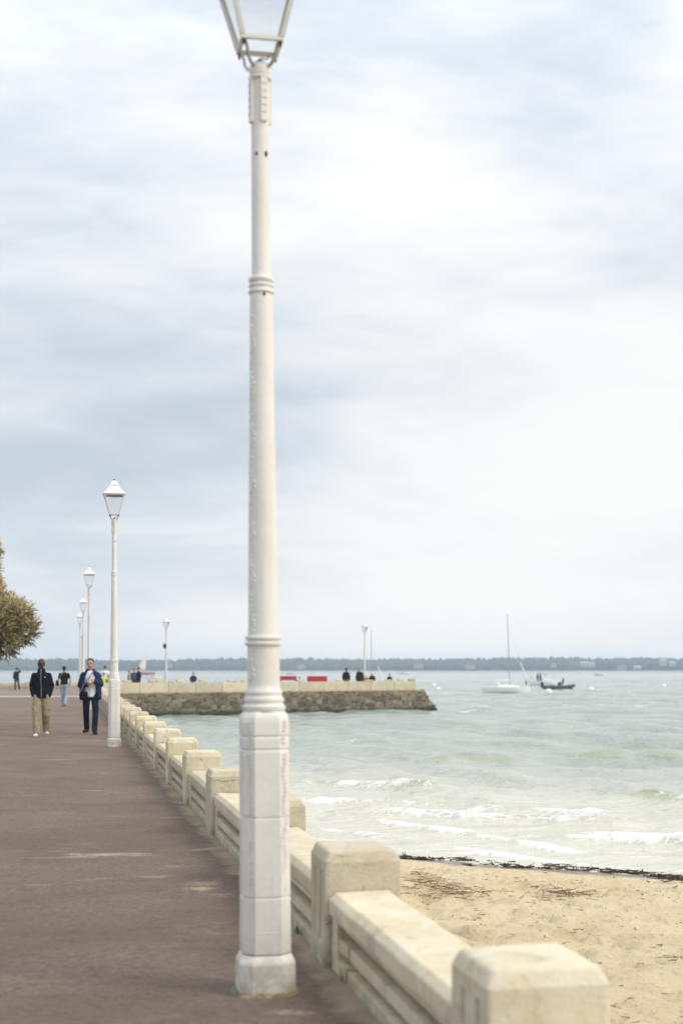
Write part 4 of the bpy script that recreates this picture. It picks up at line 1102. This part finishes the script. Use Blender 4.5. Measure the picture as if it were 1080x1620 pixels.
# the two men walking towards the camera
pm1, _ = person('man in dark navy zip jacket and khaki cargo trousers walking with hands in pockets', on_ground(66, 32.3), R(6), 1.75,
    dict(hipL=(.09, 0, .92), kneeL=(.098, .02, .50), ankL=(.085, .20, .12), hipR=(-.09, 0, .92), kneeR=(-.105, -.15, .52), ankR=(-.075, -.27, .09),
         elL=(.228, .07, 1.15), wrL=(.182, -.03, .93), elR=(-.228, .07, 1.15), wrR=(-.182, -.03, .93), turn=.35, flare=1.25, collar=1, toeL=(.04, -.16), toeR=(-.03, -.17), shL=(.165, .01, 1.385), shR=(-.165, .01, 1.385)),
    'skin_dark', None, 'navy', 'khaki', 'shoe_white', 'long', .013, 1.0, .86, detail=True, hands=False)
bm = bmesh.new(); tube(bm, [(.012, -.137, .88), (.008, -.132, 1.05), (.004, -.136, 1.2), (0, -.142, 1.30), (0, -.112, 1.45), (0, -.090, 1.53)], .004, 6); link('zip', bm_mesh('jacket_zip', bm, True), 'alu', pm1)
bm = bmesh.new(); add_box(bm, .080, .105, -.140, -.110, 1.335, 1.352); link('chest_emblem', bm_mesh('emblem', bm, False, .003, 1), 'white', pm1)
for sx_ in (-1, 1):
    link('cargo_pocket', skin_mesh('cargo_pocket', [('e', (sx_ * .172, (-.09 if sx_ < 0 else .01), .64), (.030, .070, .10))], .012, 0, 2), 'khaki', pm1)

pm2, _ = person('man in open blue jacket over white shirt and dark jeans with hands raised to chest', on_ground(143.5, 33.4), R(4), 1.76,
    dict(hipL=(.09, 0, .92), kneeL=(.13, -.13, .52), ankL=(.115, -.22, .09), hipR=(-.09, 0, .92), kneeR=(-.105, .02, .50), ankR=(-.105, .18, .12),
         shL=(.160, .01, 1.39), elL=(.245, .0, 1.16), wrL=(.105, -.235, 1.235), shR=(-.160, .01, 1.39), elR=(-.245, .02, 1.14), wrR=(-.03, -.245, 1.155),
         handL=(-.7, -.25, .35), handR=(.75, -.2, .35), palmL=(0, .8, .5), palmR=(0, .8, .5), nosleeve=1, turn=-.12, flare=1.0, toeL=(.05, -.16), toeR=(-.05, -.16)),
    'skin_light', 'short', 'white', 'jeans', 'shoe_dark', 'short', .013, .96, .86, detail=True)
jk = []
for sx_ in (-1, 1):
    sh = Vector((sx_ * .160, .01, 1.385)); el = Vector((sx_ * .245, .0 if sx_ > 0 else .02, 1.16 if sx_ > 0 else 1.14)); wr = Vector((.105, -.235, 1.235)) if sx_ > 0 else Vector((-.03, -.245, 1.155))
    jk += [('c', sh, el, .070, .066), ('c', el, el.lerp(wr, .90), .068, .056)]
    jk += [('c', (sx_ * .132, -.085, 1.40), (sx_ * .178, -.105, 1.10), .032, .036), ('c', (sx_ * .178, -.105, 1.10), (sx_ * .198, -.095, .86), .038, .044), ('c', (sx_ * .175, .0, 1.36), (sx_ * .185, .0, .86), .075, .078), ('c', (sx_ * .09, .07, 1.40), (sx_ * .10, .07, .86), .085, .09), ('c', (sx_ * .07, -.03, 1.505), (sx_ * .12, -.11, 1.40), .030, .034)]
jk += [('c', (-.07, .05, 1.50), (.07, .05, 1.50), .035, .035)]
link('jacket', skin_mesh('open_jacket', jk, .013, 0, 3), 'blue', pm2)
sb = thing('shoulder_bag', 'black shoulder bag hanging at the hip of the man in the open blue jacket', 'bag', pm2.matrix_world.translation if False else (0, 0, 0))
c0 = Vector(pm2.location)
sb.location = (c0.x - .125, c0.y - .20, .80)
link('pouch', skin_mesh('bag_pouch', [('l', [(0, 0, .0, .085, .04), (0, 0, .03, .105, .055), (0, 0, .17, .10, .055), (0, 0, .20, .085, .04)])], .012, 0, 2), 'black', sb)
bm = bmesh.new(); tube(bm, [(-.08, .0, .18), (.01, -.01, .36), (.11, .00, .50), (.20, .10, .66), (.225, .22, .70)], .014, 6); link('strap', bm_mesh('bag_strap', bm, True), 'greycloth', sb)
fd_ = thing('food_wrap', 'small pale snack held in the hands of the man in the blue jacket', 'snack', (c0.x + .035, c0.y - .295, 1.235))
link('wrap', skin_mesh('snack_wrap', [('c', (0, 0, -.03), (.012, -.012, .07), .022, .030)], .008, 0, 2), 'white', fd_)
link('filling', skin_mesh('snack_top', [('e', (.012, -.014, .095), (.026, .026, .022))], .008, 0, 2), 'tan', fd_)

walk_away = dict(hipL=(.085, 0, .92), kneeL=(.08, -.06, .50), ankL=(.06, -.10, .09), hipR=(-.085, 0, .92), kneeR=(-.08, .02, .50), ankR=(-.06, .20, .12), elL=(.245, .04, 1.14), wrL=(.29, -.02, .90), elR=(-.265, .06, 1.15), wrR=(-.23, .02, .93))
pw, _ = person('woman in black short sleeved top and pale jeans walking away', on_ground(102, 56.6), R(184), 1.62, walk_away, 'skin_light', 'tied', 'black', 'pale_jeans', 'tan', 'short', .017, .93, .95)
sb = thing('handbag', 'dark bag slung at the hip of the woman in pale jeans', 'bag', (pw.location.x - .27, pw.location.y - .02, .83))
link('pouch', skin_mesh('handbag_pouch', [('l', [(0, 0, .0, .05, .10), (0, 0, .03, .065, .13), (0, 0, .2, .06, .12), (0, 0, .23, .045, .10)])], .014, 0, 2), 'black', sb)
bm = bmesh.new(); tube(bm, [(.02, -.04, .2), (.14, -.12, .38), (.24, -.14, .50), (.34, -.07, .62)], .011, 6); link('strap', bm_mesh('handbag_strap', bm, True), 'greycloth', sb)

stand = {}
person('person in black standing by the far parapet with an arm raised to the head', on_ground(27, 111.5, PIER_Z), R(200), 1.74,
       dict(elR=(-.30, -.05, 1.45), wrR=(-.12, -.10, 1.60), kneeL=(.11, -.05, .5), ankL=(.13, .0, .09), kneeR=(-.12, .02, .5), ankR=(-.20, .02, .09)), 'skin_light', 'short', 'black', 'grey_skinny', 'shoe_dark', 'long', .022)
person('man in white shirt seen from behind beyond the second lamp', on_ground(166.5, 92., PIER_Z + .02), R(170), 1.84, walk_away, 'skin_light', 'short', 'white', 'grey_skinny', 'shoe_dark', 'short', .02, 1.1)
person('child in yellow green vest and blue cap beside the man in white shirt', on_ground(164.5, 89.6, PIER_Z + .02), R(190), 1.40, walk_away, 'skin_light', None, 'hivis', 'slate', 'shoe_dark', 'short', .02, .95, hat='blue', legs='short')
person('person in light grey coat, leftmost of three standing on the pier', on_ground(204.5, 96., PIER_Z), R(100), 1.62, stand, 'skin_light', 'grey', 'greycloth', 'greycloth', 'shoe_dark', 'long', .022, 1.0, .75)
person('person in slate blue jacket, middle one of three standing on the pier', on_ground(212.5, 97.5, PIER_Z), R(20), 1.70, stand, 'skin_light', 'short', 'slate', 'grey_skinny', 'shoe_dark', 'long', .022, 1.05)
person('person in dark navy, rightmost of three standing on the pier', on_ground(219.5, 96.5, PIER_Z), R(-60), 1.78, stand, 'skin_light', 'short', 'navy', 'jeans', 'shoe_dark', 'long', .022, 1.08)
person('person in black jacket and khaki trousers standing on the pier left of the head lamp', on_ground(547.5, 101.5, PIER_Z), R(170), 1.72, dict(lean=.06), 'skin_dark', 'short', 'black', 'khaki', 'shoe_dark', 'long', .022, 1.1)
person('person in dark blue jacket bending slightly beside the pier head lamp', on_ground(568.5, 102.5, PIER_Z), R(200), 1.74, dict(lean=.22, head=(0, -.14, 1.60), neck=(0, -.10, 1.48), kneeL=(.13, -.06, .5), ankL=(.16, .0, .09), kneeR=(-.13, .02, .5), ankR=(-.17, .1, .09)), 'skin_light', 'grey', 'navy', 'black', 'shoe_dark', 'long', .022, 1.1)
# the three who sit on the far parapet
seat_z = PIER_Z + .53
def seated(**kw):
    d = dict(dz=-.86 + .0)
    z = lambda p, dz=-.86: (p[0], p[1], p[2] + dz)
    base = dict(BASE)
    out = {k_: z(base[k_]) for k_ in ('shL', 'elL', 'shR', 'elR', 'head', 'neck', 'hipL', 'hipR')}
    out.update(dz=-.86, kneeL=(.13, -.42, .08), kneeR=(-.13, -.42, .08), ankL=(.13, -.40, -.36), ankR=(-.13, -.38, -.36), wrL=(.13, -.30, .16), wrR=(-.13, -.30, .16), elL=(.25, -.04, .30), elR=(-.25, -.04, .30))
    out.update(kw); return out
def sitter(label, px, rz, top, bottom, hair, hat=None, skin='skin_light', h=1.72, **kw):
    # the trunk sections are authored standing; a seated figure shifts them down with the seat
    person(label, on_ground(px, 113.72, seat_z - .03), rz, h, seated(**kw), skin, hair, top, bottom, 'shoe_dark', 'long', .022, 1.05, .88 , hat=hat)
sitter('person in dark grey sitting alone on the far parapet', 306, R(0), 'grey_skinny', 'slate', 'short')
sitter('person in black and red with white cap sitting by the pier head lamp', 588.5, R(-20), 'black', 'redcloth', None, 'white')
sitter('person in black sitting low near the end of the pier', 616, R(25), 'black', 'black', 'short', h=1.5)
t = thing('red_bag', 'red bag on the pier between the bending and the seated figures', 'bag', on_ground(578, 103., PIER_Z))
link('body', skin_mesh('red_bag_body', [('l', [(0, 0, .0, .30, .18), (0, 0, .1, .36, .22), (0, 0, .8, .34, .20), (0, 0, 1.02, .22, .12)])], .03, 0, 3), 'redcloth', t)
bm = bmesh.new(); tube(bm, [(-.15, 0, 1.0), (-.08, 0, 1.12), (.08, 0, 1.12), (.15, 0, 1.0)], .018, 6); link('handle', bm_mesh('red_bag_handle', bm, True), 'redcloth', t)

# ------------------------------------------------------------------ boats and buoys
def hull(bm, Ln, beam, depth, sheer=.25, n=14, bow=1):
    rr = []
    for k in range(n + 1):
        f = k / n; w_ = beam / 2 * (1 - max(0, (f - .45) / .55) ** 2.2) * (.82 + .18 * min(1, f / .3)); w_ = max(w_, .015)
        z1 = depth + sheer * max(0, f - .4) ** 1.6; kz = -.22 * (1 - max(0, f - .6) * 1.6)
        x = (-.5 + f) * Ln
        rr.append([(x, -w_, z1), (x - .0, -w_ * .92, z1 * .5), (x, -w_ * .6, -.05), (x, 0, kz), (x, w_ * .6, -.05), (x, w_ * .92, z1 * .5), (x, w_, z1)])
    rings(bm, rr)

def yacht(px0, px1, py, label, mast, mast_px, name='sailboat', hullmat='gel', stay=True, outboard=False, lean=0.):
    w = wat((px0 + px1) / 2, py); Ln = (px1 - px0) / FPX * w.y
    t = thing(name, label, 'boat', (w.x, w.y, SEA), 0.)
    bm = bmesh.new(); hull(bm, Ln, Ln * .30, Ln * .15, .20); link('hull', bm_mesh('yacht_hull', bm, True), hullmat, t)
    bm = bmesh.new(); hull(bm, Ln * .96, Ln * .292, .13, .0); link('waterline_stripe', bm_mesh('yacht_stripe', bm, True), 'greyhull', t, (-.02, 0, 0), (0, 0, 0), (1, 1.01, 1))
    z = Ln * .15; bm = bmesh.new(); rings(bm, [[(x, -w_, z - .02), (x, -w_ * .8, z + h_), (x, w_ * .8, z + h_), (x, w_, z - .02)] for x, w_, h_ in ((-Ln * .22, Ln * .09, .12), (-Ln * .12, Ln * .10, .27), (.10 * Ln, Ln * .085, .24), (.28 * Ln, Ln * .05, .08))]); link('cabin', bm_mesh('yacht_cabin', bm, False, .03, 2), 'gel', t)
    mx_ = (mast_px - (px0 + px1) / 2) / FPX * w.y
    bm = bmesh.new(); tube(bm, [(mx_, 0, z), (mx_ + lean * mast * .5, 0, z + mast * .5), (mx_ + lean * mast, 0, z + mast)], [.055, .05, .035], 8); link('mast', bm_mesh('yacht_mast', bm, True), 'alu', t)
    bm = bmesh.new(); tube(bm, [(mx_, -.35, z + mast * .52), (mx_, .35, z + mast * .52)], .02, 6); link('spreader', bm_mesh('yacht_spreader', bm, True), 'alu', t)
    bm = bmesh.new(); tube(bm, [(mx_, 0, z + .75), (mx_ - Ln * .3, 0, z + .72)], [.07, .06], 8); link('boom', bm_mesh('yacht_boom', bm, True), 'gel', t)
    if stay:
        bx_ = Ln * .47; zt = z + mast * .85; a = Vector((bx_, 0, z + .15)); b_ = Vector((mx_ + lean * mast * .85, 0, zt))
        bm = bmesh.new(); tube(bm, [a, a.lerp(b_, .02), a.lerp(b_, .2), a.lerp(b_, .40)], [.03, .10, .095, .05], 8); link('furled_jib', bm_mesh('yacht_jib', bm, True), 'sail', t)
        bm = bmesh.new(); tube(bm, [a.lerp(b_, .4), b_], .008, 5); link('forestay', bm_mesh('yacht_stay', bm, True), 'alu', t)
    if outboard:
        bm = bmesh.new(); add_box(bm, -Ln * .5 - .28, -Ln * .5 - .02, -.12, .12, .42, .82); add_box(bm, -Ln * .5 - .22, -Ln * .5 - .1, -.06, .06, -.2, .43); link('outboard_motor', bm_mesh('yacht_outboard', bm, False, .03, 2), 'gel', t)
    return t
yacht(765, 838, 1098, 'white sailboat with bare mast moored beyond the pier head', 8.0, 806, lean=-.035, outboard=True)
yacht(560, 606, 1090, 'sailboat moored behind the pier, only its mast and furled jib showing', 7.3, 587)
# red hulled dinghy under sail, far left
w = wat(232, 1068)
t = thing('sailing_dinghy', 'small red hulled boat under a white sail behind the three people', 'boat', (w.x, w.y, SEA), 0.)
bm = bmesh.new(); hull(bm, 6.4, 2.0, 1.0, .3); link('hull', bm_mesh('dinghy_hull', bm, True), 'redhull', t)
bm = bmesh.new(); hull(bm, 6.3, 2.06, .2, 0.); link('waterline_stripe', bm_mesh('dinghy_stripe', bm, True), 'gel', t)
bm = bmesh.new(); tube(bm, [(-.2, 0, .8), (-.2, 0, 8.8)], [.09, .05], 8); link('mast', bm_mesh('dinghy_mast', bm, True), 'alu', t)
V = []; F = []
for z_, c_ in ((1.4, 3.1), (3, 2.7), (5, 2.0), (7, 1.1), (8.6, .12)):
    for q in (0, .25, .5, .75, 1.): V.append((-.25 - c_ * q, -.35 * c_ * .3 * math.sin(q * 3.14), z_))
for a_ in range(4):
    for b_ in range(4): F.append((a_ * 5 + b_, a_ * 5 + b_ + 1, a_ * 5 + b_ + 6, a_ * 5 + b_ + 5))
o = link('mainsail', mesh('dinghy_sail', V, F, True), 'sail', t); md = o.modifiers.new('cloth', 'SOLIDIFY'); md.thickness = .01
# open motorboat
w = wat(860, 1085); Ln = 50 / FPX * w.y
t = thing('motorboat', 'white open motorboat with a dark outboard behind the grey inflatable', 'boat', (w.x, w.y, SEA), 0.)
bm = bmesh.new(); hull(bm, Ln, Ln * .34, .72, .35); link('hull', bm_mesh('motorboat_hull', bm, True), 'gel', t)
bm = bmesh.new(); add_box(bm, -Ln * .5 - .45, -Ln * .5 - .02, -.2, .2, .25, 1.05); link('outboard_motor', bm_mesh('motorboat_outboard', bm, False, .08, 2), 'darkmetal', t)
bm = bmesh.new()
for x in (-Ln * .12, Ln * .05):
    for y in (-.5, .5): tube(bm, [(x, y, .6), (x, y, 1.85)], .025, 6)
add_box(bm, -Ln * .16, Ln * .09, -.6, .6, 1.83, 1.90); link('canopy_frame', bm_mesh('motorboat_canopy', bm), 'alu', t)
bm = bmesh.new(); rings(bm, [[(-.35, -.55, z_), (b_, -.55, z_), (b_, .55, z_), (-.35, .55, z_)] for z_, b_ in ((.5, 1.5), (.95, 1.3), (1.3, .7))]); link('cabin', bm_mesh('motorboat_cabin', bm, False, .05, 2), 'gel', t)
link('yellow_flag', box_mesh('motorboat_flag', -Ln * .43, -Ln * .38, -.02, .02, 1.0, 1.5), 'yellow', t)
bm = bmesh.new(); tube(bm, [(-Ln * .43, 0, .6), (-Ln * .43, 0, 1.55)], .02, 6); link('flag_staff', bm_mesh('motorboat_staff', bm), 'alu', t)
mb = t
for k, dx in enumerate((-.62, -.18)):
    person(('person in dark clothes at the left of the two aboard the white motorboat', 'person in dark clothes at the right of the two aboard the white motorboat')[k], (w.x - Ln * .08 + dx, w.y, SEA + .35), R(60), 1.7, dict(), 'skin_light', 'short', 'black', 'black', 'shoe_dark', 'long', .03, 1.1)
# grey inflatable
w = wat(883, 1091); Ln = 51 / FPX * w.y
t = thing('inflatable_boat', 'dark grey inflatable boat low on the water beside the white sailboat', 'boat', (w.x, w.y, SEA), 0.)
for sy_ in (-1, 1):
    bm = bmesh.new(); tube(bm, [(-Ln * .5, sy_ * .62, .26), (-Ln * .44, sy_ * .62, .28), (Ln * .1, sy_ * .62, .30), (Ln * .36, sy_ * .40, .40), (Ln * .5, sy_ * .05, .58)], [.06, .25, .26, .24, .15], 12); link('side_tube', bm_mesh('inflatable_tube', bm, True), 'greyhull', t)
bm = bmesh.new(); hull(bm, Ln * .9, 1.1, .18, .15); link('floor', bm_mesh('inflatable_floor', bm, True), 'greyhull', t)
link('console', box_mesh('inflatable_console', -.1, .35, -.25, .25, .2, 1.0, .05), 'greyhull', t)
link('seat_box', box_mesh('inflatable_seat', -1.1, -.55, -.3, .3, .2, .72, .05), 'alu', t)
bm = bmesh.new(); add_box(bm, -Ln * .5 - .25, -Ln * .5 + .12, -.16, .16, .3, 1.0); link('outboard_motor', bm_mesh('inflatable_outboard', bm, False, .06, 2), 'darkmetal', t)
person('person in grey seated at the console of the dark inflatable boat', (w.x + .55, w.y, SEA + .05), R(80), 1.6, dict(lean=.1), 'skin_light', 'grey', 'grey_skinny', 'black', 'shoe_dark', 'long', .03)
# far motorboats
def cruiser(px, py, Lpx, label, trim='gel', rz=0.):
    w = wat(px, py); Ln = Lpx / FPX * w.y
    t = thing('motor_cruiser', label, 'boat', (w.x, w.y, SEA), rz)
    bm = bmesh.new(); hull(bm, Ln, Ln * .3, Ln * .10, .6); link('hull', bm_mesh('cruiser_hull', bm, True), 'gel', t)
    bm = bmesh.new(); rings(bm, [[(-Ln * .22, -Ln * .1, z), (Ln * b_, -Ln * .1, z), (Ln * b_, Ln * .1, z), (-Ln * .22, Ln * .1, z)] for z, b_ in ((Ln * .09, .22), (Ln * .15, .18), (Ln * .21, .08))]); link('cabin', bm_mesh('cruiser_cabin', bm, False, .1, 2), 'gel', t)
    link('window', box_mesh('cruiser_window', -Ln * .18, Ln * .10, -Ln * .102, Ln * .102, Ln * .15, Ln * .19), 'pane', t)
    link('rubbing_strip', box_mesh('cruiser_strip', -Ln * .45, Ln * .30, -Ln * .148, Ln * .148, Ln * .085, Ln * .10), trim, t)
cruiser(948, 1069, 22, 'small white and red boat crossing far out on the right', 'redhull', R(20))
cruiser(639, 1066.5, 20, 'white motor cruiser far out above the pier head')
cruiser(243, 1074, 26, 'white motor cruiser behind the pier left of the loudspeaker lamp')
cruiser(462, 1067, 18, 'white motor cruiser far out behind the red bench')
for k, (px, py, rad, lb) in enumerate([(686, 1085.5, .34, 'white mooring buoy, leftmost of the pair right of the pier head'), (693, 1092.5, .36, 'white mooring buoy, nearer one of the pair right of the pier head'),
        (787, 1083, .30, 'small white buoy above the stern of the white sailboat'), (867, 1096.5, .42, 'white mooring buoy in front of the grey inflatable boat'),
        (934, 1092.5, .38, 'white mooring buoy alone, right of the grey inflatable boat'), (1049, 1086.5, .38, 'white mooring buoy near the right edge'),
        (891, 1087, .34, 'white buoy just behind the bow of the grey inflatable')]):
    w = wat(px, py)
    t = thing('mooring_buoy', lb, 'buoy', (w.x, w.y, SEA), 0, 'white mooring buoys')
    bm = bmesh.new(); lathe(bm, [(rad * .2, -rad * .5), (rad * .8, -rad * .3), (rad, rad * .2), (rad * .85, rad * .75), (rad * .45, rad * 1.12), (rad * .1, rad * 1.2)], 18); link('float', bm_mesh('buoy_float', bm, True), 'buoy', t)
    bm = bmesh.new(); tube(bm, [(-.06, 0, rad * 1.18), (-.05, 0, rad * 1.35), (.05, 0, rad * 1.35), (.06, 0, rad * 1.18)], .018, 6); link('ring', bm_mesh('buoy_ring', bm, True), 'alu' if k != 5 else 'yellow', t)

# ------------------------------------------------------------------ wrack, twigs, weeds
def zsand(x, y):
    a = np.array([x]); b_ = np.array([y]); return float(sand_z(a, b_, inland(a, b_))[0])
def wrack(name, strands, mat, wid, lens, lift, seed, rise_k=.12):
    r = np.random.RandomState(seed)
    P0 = np.concatenate([np.stack([x + r.normal(0, sp[0], n), y + r.normal(0, sp[1], n)], -1) for x, y, sp, n in strands]); n = len(P0)
    a = r.uniform(0, 6.28, n); ln = r.uniform(lens[0], lens[1], n); c, s = np.cos(a), np.sin(a)
    z0 = sand_z(P0[:, 0], P0[:, 1], inland(P0[:, 0], P0[:, 1])) + r.uniform(0, 1, n) ** 2 * lift; bend = r.uniform(-.6, .6, n); w_ = wid * r.uniform(.5, 1.4, n)
    rise = np.where(r.uniform(0, 1, n) < .08, .9, rise_k) * r.uniform(-.1, .6, n) * ln; V = np.zeros((n, 9, 3))
    for i, f in enumerate((0, .5, 1)):
        qx = P0[:, 0] + c * ln * (f - .5) - s * bend * ln * f * (1 - f); qy = P0[:, 1] + s * ln * (f - .5) + c * bend * ln * f * (1 - f); qz = z0 + rise * f * f + .004; ww = w_ * (1 - .7 * f)
        V[:, 3 * i] = np.stack([qx - s * ww, qy + c * ww, qz - ww], -1); V[:, 3 * i + 1] = np.stack([qx, qy, qz + ww * 1.2], -1); V[:, 3 * i + 2] = np.stack([qx + s * ww, qy - c * ww, qz - ww], -1)
    T = np.array([(j + p, j + q, j + q + 3, j + p + 3) for j in (0, 3) for p, q in ((0, 1), (1, 2), (2, 0))])
    F = (T[None] + 9 * np.arange(n)[:, None, None]).reshape(-1, 4)
    return link(name, mesh(name, V.reshape(-1, 3), F.tolist()), mat)
def sandpt(px, py):
    z = -1.2
    for _ in range(6):
        Y_ = (CAM_H - z) * FPX / (py - HY); X_ = (px - HX) / FPX * Y_; z = zsand(X_, Y_)
    return X_, Y_
line = []
r3 = random.Random(2)
for px, py, sx_, n in ((648, 1359, .16, 70), (668, 1360, .12, 60), (690, 1360, .05, 14), (733, 1362, .14, 55), (758, 1360, .14, 120), (775, 1361, .14, 120), (795, 1367, .08, 40), (808, 1372, .10, 60), (742, 1370, .06, 14), (770, 1369, .06, 16), (842, 1373, .14, 45), (868, 1374, .12, 50), (882, 1372, .12, 70),
        (910, 1376, .14, 45), (932, 1378, .14, 80), (955, 1379, .14, 80), (975, 1381, .14, 120), (1000, 1382, .14, 110), (1020, 1383, .14, 130), (1045, 1387, .14, 90), (1065, 1390, .12, 80), (1090, 1394, .2, 110), (1120, 1398, .3, 120), (1160, 1404, .3, 120)):
    x, y = sandpt(px, py); line.append((x, y, (sx_, .05), int(n * .48)))
tag(wrack('seaweed_line', line, 'weed', .008, (.06, .22), .05, 1), 'dark line of washed up seaweed along the edge of the water', 'seaweed', kind='stuff')
for i, (pix, lb) in enumerate([([(655, 1397, 28), (680, 1396, 26), (700, 1397, 12)], 'thin drift of dry twigs on the sand just right of the wall post'),
                               ([(690, 1408, 30), (715, 1411, 45), (745, 1414, 18), (650, 1408, 16)], 'tangled brown heap of dry twigs on the sand, largest of the heaps'),
                               ([(865, 1418, 22), (885, 1417, 36), (925, 1419, 22), (835, 1418, 8)], 'scattered dry twigs in the middle of the beach')]):
    st = []
    for px, py, n in pix:
        x, y = sandpt(px, py); st.append((x, y, (.13, .16), n))
    o = wrack('twig_heap', st, 'twig', .0038, (.08, .32), .05, 20 + i, .2); tag(o, lb, 'twigs', 'heaps of dry twigs on the beach', 'stuff')
st = []
for k in range(900):
    x, y = r3.uniform(-1, 6.5), r3.uniform(8, 19.5); st.append((x, y, (.04, .04), r3.choice([1, 1, 1, 2, 3])))
x, y = sandpt(913, 1478); st.append((x, y, (.05, .05), 40)); x, y = sandpt(1055, 1515); st.append((x, y, (.06, .04), 20))
st = [q for q in st if float(inland(np.array([q[0]]), np.array([q[1]]))[0]) > .8 and (q[0] + .192 * q[1]) > 1.9]
tag(wrack('beach_litter', st, 'twig', .0035, (.02, .09), .005, 40, .02), 'scattered bits of dry weed and twig over the sand', 'debris', kind='stuff')
# weeds at the foot of the wall
r4 = random.Random(6); V = []; F = []
for s0, n in ((8.2, 22), (7.35, 10), (10.9, 12), (6.9, 14), (13.6, 10), (16.4, 12)):
    for k in range(n):
        p = P(s0 + r4.gauss(0, .05), T_IN + .03 + r4.uniform(-.03, .02), 0.); d = Vector((r4.uniform(-1, .2), r4.uniform(-1, 1), r4.uniform(.8, 2.))).normalized() * r4.uniform(.03, .08); sd_ = Vector((-d.y, d.x, 0)).normalized() * .004
        b0 = len(V); V += [p - sd_, p + sd_, p + d]; F.append((b0, b0 + 1, b0 + 2))
tag(link('wall_weeds', mesh('wall_weeds', V, F), 'grass'), 'small green weeds sprouting at the foot of the sea wall', 'weeds', kind='stuff')

# ------------------------------------------------------------------ sea haze
bm = bmesh.new(); add_box(bm, -5200, 5200, -300, 4600, -4.0, 17.5)
hz_o = tag(link('haze', bm_mesh('haze', bm)), 'pale sea haze over the bay', 'haze', kind='stuff')
m = bpy.data.materials.new('sea_haze'); m.use_nodes = True; t_ = m.node_tree
for n_ in list(t_.nodes):
    if n_.type == 'BSDF_PRINCIPLED': t_.nodes.remove(n_)
pvn = t_.nodes.new('ShaderNodeVolumePrincipled'); pvn.inputs['Color'].default_value = (.74, .85, 1.0, 1); pvn.inputs['Density'].default_value = .00042; pvn.inputs['Anisotropy'].default_value = .2
t_.links.new(pvn.outputs[0], t_.nodes['Material Output'].inputs['Volume'])
hz_o.data.materials.append(m); hz_o.display_type = 'WIRE'
